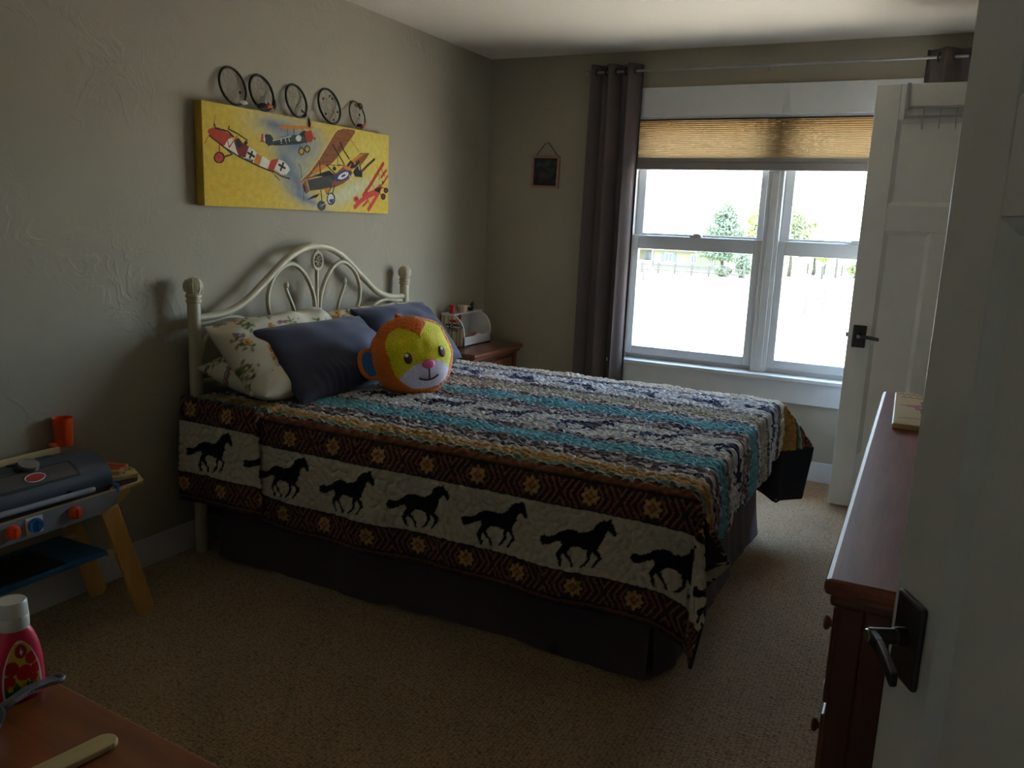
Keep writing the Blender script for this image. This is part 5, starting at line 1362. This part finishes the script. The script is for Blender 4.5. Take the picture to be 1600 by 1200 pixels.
sec = [(.033, 0), (.037, .004), (.0385, .030), (.0375, .060), (.034, .085), (.028, .105), (.0225, .117), (.021, .119)]
bb = MB(); N_ = 36; vs = []
for r_, z in sec:
    for k in range(N_):
        t = 2 * PI * k / N_; c_, s_ = math.cos(t), math.sin(t)
        vs.append((r_ * math.copysign(abs(c_) ** .8, c_), .68 * r_ * math.copysign(abs(s_) ** .8, s_) if z < .11 else r_ * (.68 + .32 * (z - .085) / .034) * s_, z))
fs = [(i * N_ + k, i * N_ + (k + 1) % N_, (i + 1) * N_ + (k + 1) % N_, (i + 1) * N_ + k) for i in range(len(sec) - 1) for k in range(N_)] + [tuple(range(N_))[::-1], tuple((len(sec) - 1) * N_ + k for k in range(N_))]
body = bb.add(vs, fs).build('bottle_body', M['cherry'], bt, smooth=True)
cpb = MB().lathe([(.0225, .118), (.0235, .120), (.0235, .138), (.0228, .139), (.0230, .140), (.0222, .160), (.0205, .163), (0, .163)], seg=30).build('cap', M['cap'], bt, smooth='auto')
MB().obox((0, -.0235, .139), (.006, 0, 0), (0, .0012, 0), (0, 0, .003)).build('cap_tab', M['cap'], cpb, bevel=.001)
lu, lv = np.meshgrid(np.linspace(-1, 1, 60), np.linspace(0, 1, 90))
zl = .008 + .094 * lv; rl = np.interp(zl, [z for _, z in sec], [r for r, _ in sec])
hw = np.where(lv < .25, .80, .80 * np.sqrt(np.clip(1 - ((lv - .25) / .75) ** 2, 0, 1)))
xl = lu * hw * rl * .92; yl = -.68 * rl * np.clip(1 - np.abs(xl / rl) ** 2.5, 0, 1) ** .4 - .0010
pl_ = Paint(lu * hw, lv, S(196, 168, 44))
for cx, cy, rr2 in ((.02, .82, .28), (.42, .66, .26), (-.42, .56, .30), (.08, .44, .34), (.58, .46, .24), (-.55, .34, .26), (.45, .30, .2)): pl_.ell(cx, cy, rr2, rr2 * .42, 0, S(190, 34, 34))
pl_.poly([(-1, 0), (1, 0), (1, .26), (.85, .12), (.6, .30), (.4, .14), (.18, .30), (-.05, .15), (-.28, .30), (-.5, .16), (-.75, .28), (-1, .14)], S(38, 96, 40))
for k in range(7): pl_.poly([(-.9 + k * .28, .16), (-.8 + k * .28, .30), (-.68 + k * .28, .16)], S(196, 150, 40) if k % 2 else S(48, 110, 44))
pl_.poly([(-.06, .80), (0, .83), (.02, .88), (.06, .83), (.12, .80), (.06, .79), (.04, .74), (0, .78)], S(226, 220, 220))
edge = (np.abs(lu) > .92) | (lv > .965) | (lv < .03)
pl_.C[edge] = S(222, 206, 206)
link('bottle_label', grid_mesh('bottle_label', np.stack([xl, yl, zl], -1), pl_.C), colmat('glossy_label', 0.35, var=0.03), body)
M['pan'] = mat('grey_toy_metal', S(112, 114, 120), 0.4, 0.3)
pn = thing('toy_pan', 'small grey toy frying pan with a long handle on the pine table', 'toy pan', (-1.165, .610, ZT))
MB().lathe([(0, .001), (.042, .001), (.047, .004), (.056, .026), (.058, .028), (.055, .028), (.046, .006), (0, .005)], seg=32).build('pan_bowl', M['pan'], pn, smooth='auto')
hpts = [(.002, .052, .022), (.003, .075, .026), (-.004, .105, .026), (-.006, .135, .022), (-.004, .152, .021)]
bb = MB(); hp_ = catmull([V(*q) for q in hpts], 5)
for i in range(len(hp_) - 1):
    w = .0065 + .004 * (i / len(hp_)); a, c_ = hp_[i], hp_[i + 1]; d = (c_ - a); bb.obox((a + c_) / 2, d / 2 * 1.1, (w, 0, 0), (0, 0, .0035))
hd = bb.build('pan_handle', M['pan'], pn, bevel=.001)
MB().tube([(-.004 + .0105 * math.cos(t), .150 + .012 * math.sin(t), .0215) for t in np.linspace(0, 2 * PI, 22, endpoint=False)], .0036, 8, closed=True).build('hang_loop', M['pan'], hd, smooth=True)
sp = thing('wooden_spatula', 'pale wooden toy spatula handle lying on the pine table', 'spatula', (-.995, .62, ZT), math.radians(-9))
hx = [(.018 * math.cos(t), .085 + .018 * math.sin(t)) for t in np.linspace(0, PI, 9)]
MB().prism([(.018, .02)] + hx + [(-.018, .02), (-.020, -.02), (-.030, -.06), (-.036, -.10), (-.036, -.16), (.036, -.16), (.036, -.10), (.030, -.06), (.020, -.02)], (0, 0, .001), (1, 0, 0), (0, 1, 0), (0, 0, .009)).build('blade_and_handle', M['ply_edge'], sp, bevel=.002)

# ================================================================== OUTSIDE
M['field'] = mat('dry_pale_field', S(212, 196, 172), 0.95, var=0.12, vscale=0.08)
M['lawn'] = mat('dry_lawn', S(150, 150, 96), 0.95, var=0.2, vscale=0.15)
M['house_wall'] = mat('cream_siding', S(112, 106, 88), 0.8); M['house_roof'] = mat('pale_shingle_roof', S(120, 116, 110), 0.9); M['far_glass'] = mat('dark_far_glass', S(60, 70, 80), 0.2)
M['far_white'] = mat('white_far_paint', S(225, 225, 222), 0.7); M['post_wood'] = mat('weathered_post', S(74, 66, 58), 0.9); M['bark'] = mat('bark', S(70, 60, 50), 0.95); M['shutter'] = mat('slate_shutter', S(84, 92, 100), 0.7)
struct(MB().box((-260, 6, GZ - .5), (220, 420, GZ)).build('ground', M['field'], at=(0, 110, GZ)), 'pale dry field outside the window')
struct(MB().box((-120, 96, GZ - .4), (90, 200, GZ + .03)).build('lawn', M['lawn'], at=(0, 110, GZ)), 'strip of dry lawn round the far house')
D = 112.0
hs = thing('far_house', 'long low cream house with shuttered window beyond the field', 'house', (-28, D, GZ))
def O(name, bx, mt, parent): return P_(name, bx, M[mt], parent, 0)
hx0, hx1 = -38.5, -24.8
O('wall', [((hx0 + 4.5, D, GZ), (hx1, D + 8, GZ + 2.5)), ((hx0, D + 2.2, GZ), (hx0 + 4.5, D + 8, GZ + 2.5))], 'house_wall', hs)
MB().prism([(-.8, 2.45), (-.8, 2.62), (4, 4.3), (8.8, 2.62), (8.8, 2.45)], (hx0 - .4, D, GZ), (0, 1, 0), (0, 0, 1), (hx1 - hx0 + .8, 0, 0)).build('roof', M['house_roof'], hs, world=True)
for x, w, sh_ in ((-31.9, 1.0, True), (-28.4, .6, False), (-26.0, .5, False)):
    f_ = O('window', [((x - w / 2 - .08, D - .06, GZ + .95), (x + w / 2 + .08, D, GZ + 2.12))], 'far_white', hs)
    O('pane', [((x - w / 2, D - .08, GZ + 1.02), (x - .03, D - .05, GZ + 2.05)), ((x + .03, D - .08, GZ + 1.02), (x + w / 2, D - .05, GZ + 2.05))], 'far_glass', f_)
    if sh_:
        for s_ in (-1, 1): O('shutter', [((x + s_ * (w / 2 + .30) - .2, D - .07, GZ + .95), (x + s_ * (w / 2 + .30) + .2, D, GZ + 2.12))], 'shutter', hs)
for x in (hx0 + .15, hx0 + 2.2, hx0 + 4.3): O('porch_post', [((x - .08, D - .1, GZ), (x + .08, D + .06, GZ + 2.5))], 'far_white', hs)
O('porch_rail', [((hx0, D - .06, GZ + .85), (hx0 + 4.3, D, GZ + .95)), ((hx0, D - .06, GZ + .1), (hx0 + 4.3, D - .02, GZ + .8))], 'far_white', hs)
O('porch_window', [((hx0 + 2.6, D + 2.14, GZ + .95), (hx0 + 3.9, D + 2.2, GZ + 2.05))], 'far_glass', hs)
brn = thing('far_barn', 'pale low barn far beyond the field at right', 'barn', (-14, 150, GZ))
O('wall', [((-20, 150, GZ), (-2, 158, GZ + 2.6))], 'far_white', brn)
MB().prism([(-.6, 2.5), (4, 4.2), (8.6, 2.5)], (-20.4, 150, GZ), (0, 1, 0), (0, 0, 1), (18.8, 0, 0)).build('roof', M['house_roof'], brn, world=True)

def leafmat(name, col):
    return mat(name, col, 0.8, var=0.35, vscale=1.2, trans=0.25)
M['leaf_dark'] = leafmat('dark_green_leaves', S(112, 122, 98)); M['leaf_mid'] = leafmat('mid_green_leaves', S(132, 138, 98)); M['leaf_pale'] = leafmat('yellow_green_leaves', S(164, 164, 104))
def tree(label, x, y, h, blobs, leaf, seed, trunk_h, n=2600, cat='tree', name='field_tree', ls=.22):
    t = thing(name, label, cat, (x, y, GZ), group='trees by the far house')
    r = np.random.default_rng(seed)
    MB().tube([(0, 0, 0), (.1, 0, trunk_h * .5), (0, .1, trunk_h), (0, 0, h * .75)], [.28, .22, .16, .05], 8).build('trunk', M['bark'], t, smooth=True)
    pts = []
    tot = sum(b_[3] * b_[4] for b_ in blobs)
    for (bx2, by2, bz2, rx, rz) in blobs:
        k = int(1.5 * n * rx * rz / tot); d = r.standard_normal((k, 3)); d /= np.linalg.norm(d, axis=1)[:, None]; rad = r.random(k) ** .4
        pts.append(np.stack([bx2 + d[:, 0] * rad * rx, by2 + d[:, 1] * rad * rx, bz2 + d[:, 2] * rad * rz], -1))
    C = np.concatenate(pts); k = len(C)
    a = r.standard_normal((k, 3)); a /= np.linalg.norm(a, axis=1)[:, None]; b2 = np.cross(a, r.standard_normal((k, 3))); b2 /= np.linalg.norm(b2, axis=1)[:, None]
    s_ = (ls * (.6 + .8 * r.random(k)))[:, None]; a = a * s_; b2 = b2 * s_ * .55; n3 = np.cross(a, b2); n3 = n3 / np.linalg.norm(n3, axis=1)[:, None] * s_ * .25
    q = np.stack([C - a, C - b2 + n3, C + a, C + b2 + n3], 1)
    me = bpy.data.meshes.new('crown'); me.from_pydata(q.reshape(-1, 3).tolist(), [], [(4 * i, 4 * i + 1, 4 * i + 2, 4 * i + 3) for i in range(k)]); me.update()
    link('crown', me, M[leaf], t)
    return t
tree('dark conical evergreen beside the far house', -23.2, 105.5, 8.8, [(0, 0, 7.4, 1.6, 1.6), (.2, 0, 5.6, 2.6, 1.6), (-.4, 0, 3.8, 3.4, 1.5), (.3, 0, 2.6, 3.6, 1.0)], 'leaf_dark', 1, 2.0, 3800)
tree('tall yellow-green tree right of the evergreen', -20.7, 113.5, 10.2, [(0, 0, 7.6, 2.2, 1.8), (.8, 0, 6.0, 2.6, 2.0), (-.6, 0, 4.4, 2.6, 1.6)], 'leaf_pale', 2, 2.6, 2600)
tree('sparse tree seen through the right window unit', -15.6, 110, 9.5, [(0, 0, 7.2, 1.5, 1.6), (1.0, 0, 5.2, 1.6, 1.6), (2.4, 0, 6.6, .7, .5), (1.2, 0, 3.4, 1.5, .9)], 'leaf_mid', 3, 3.0, 1500)
tree('rounded pale tree behind the house roof', -30.5, 128, 6.8, [(0, 0, 4.8, 3.0, 1.8), (3.0, 0, 5.2, 2.2, 1.4), (-3.2, 0, 3.8, 2.2, 1.0)], 'leaf_pale', 4, 1.8, 1500)
tree('small bushy tree at the house corner', -19.6, 99.9, 3.2, [(0, 0, 2.2, 1.0, 1.1), (.3, 0, 1.1, 1.1, .7)], 'leaf_dark', 5, .8, 700)
tree('short yellow-green tree in front of the barn', -13.6, 118, 4.6, [(0, 0, 3.2, 1.7, 1.0), (1.2, 0, 2.6, 1.3, .8)], 'leaf_pale', 6, 1.6, 900)
tree('low shrub farthest right beyond the field', -8.2, 116, 2.6, [(0, 0, 1.3, 1.2, .8)], 'leaf_mid', 7, .6, 400)
tree('low dark shrub by the fence end', -21.8, 100.2, 1.5, [(0, 0, .7, 1.1, .6)], 'leaf_dark', 8, .3, 400)

fc = thing('rail_fence', 'weathered wooden rail fence in front of the far house', 'fence', (-28, 98, GZ))
FX = [-33.2 + 2.05 * i for i in range(8)]
for x in FX: O('fence_post', [((x - .11, 97.9, GZ), (x + .11, 98.1, GZ + 1.35))], 'post_wood', fc)
for a, b_ in zip(FX[:-1], FX[1:]):
    for z in (.45, 1.05): O('fence_rail', [((a, 97.97, GZ + z - .08), (b_, 98.03, GZ + z + .08))], 'post_wood', fc)
f2 = thing('pipe_fence', 'thin pipe fence beyond the field at right', 'fence', (-11, 120, GZ))
PX = [-19 + 2.2 * i for i in range(8)]
for x in PX: O('pipe_post', [((x - .09, 119.9, GZ), (x + .09, 120.1, GZ + 1.5))], 'post_wood', f2)
for a, b_ in zip(PX[:-1], PX[1:]):
    for z in (.6, 1.0, 1.45): O('pipe_rail', [((a, 119.97, GZ + z - .055), (b_, 120.03, GZ + z + .055))], 'post_wood', f2)
cpst = thing('brace_post', 'wooden corner post with a diagonal brace, seen beside the curtain', 'fence post', (-26.5, 84, GZ))
O('post', [((-26.60, 83.9, GZ), (-26.36, 84.1, GZ + 1.25))], 'post_wood', cpst)
MB().tube([(-27.9, 84, GZ + 1.0), (-27.0, 84, GZ + .05)], .10, 8).build('brace', M['post_wood'], cpst, world=True)
up = thing('utility_pole', 'slender utility pole beyond the field', 'pole', (-10.3, 113, GZ))
MB().tube([(0, 0, 0), (0, 0, 3.4)], [.17, .12], 10).build('shaft', M['post_wood'], up)
MB().box((-.5, -.04, 3.1), (.5, .04, 3.2)).build('crossarm', M['post_wood'], up)
spots = [(-11.4, 108, 1.7), (-7.9, 74, 1.4), (-6.6, 66, 1.4), (-5.4, 72, 1.4), (-7.2, 60, 1.4), (-4.6, 63, 1.4), (-4.6, 75, 1.4)]
words = ['stout dark post standing at the field edge', 'first thin stake from the left in the field', 'stake just left of the field centre row', 'stake in the middle of the back row', 'nearest stake on the left of the row', 'nearest stake on the right, by the white door', 'farthest right stake of the back row']
for (x, y, h_), w_ in zip(spots, words):
    t = thing('field_stake', w_, 'stake', (x, y, GZ), group='stakes in the field')
    rr2 = .15 if h_ > 1.5 else .055
    MB().box((-rr2, -rr2, 0), (rr2, rr2, h_)).build('shaft', M['post_wood'], t)
    MB().prism([(-rr2, -rr2), (rr2, -rr2), (rr2, rr2), (-rr2, rr2)], (0, 0, h_), (1, 0, 0), (0, 1, 0), (0, 0, .03)).build('stake_tip', M['far_white'], t)

SC.cycles.max_bounces = 12
SC.cycles.sample_clamp_indirect = 80.0
SC.cycles.diffuse_bounces = 6
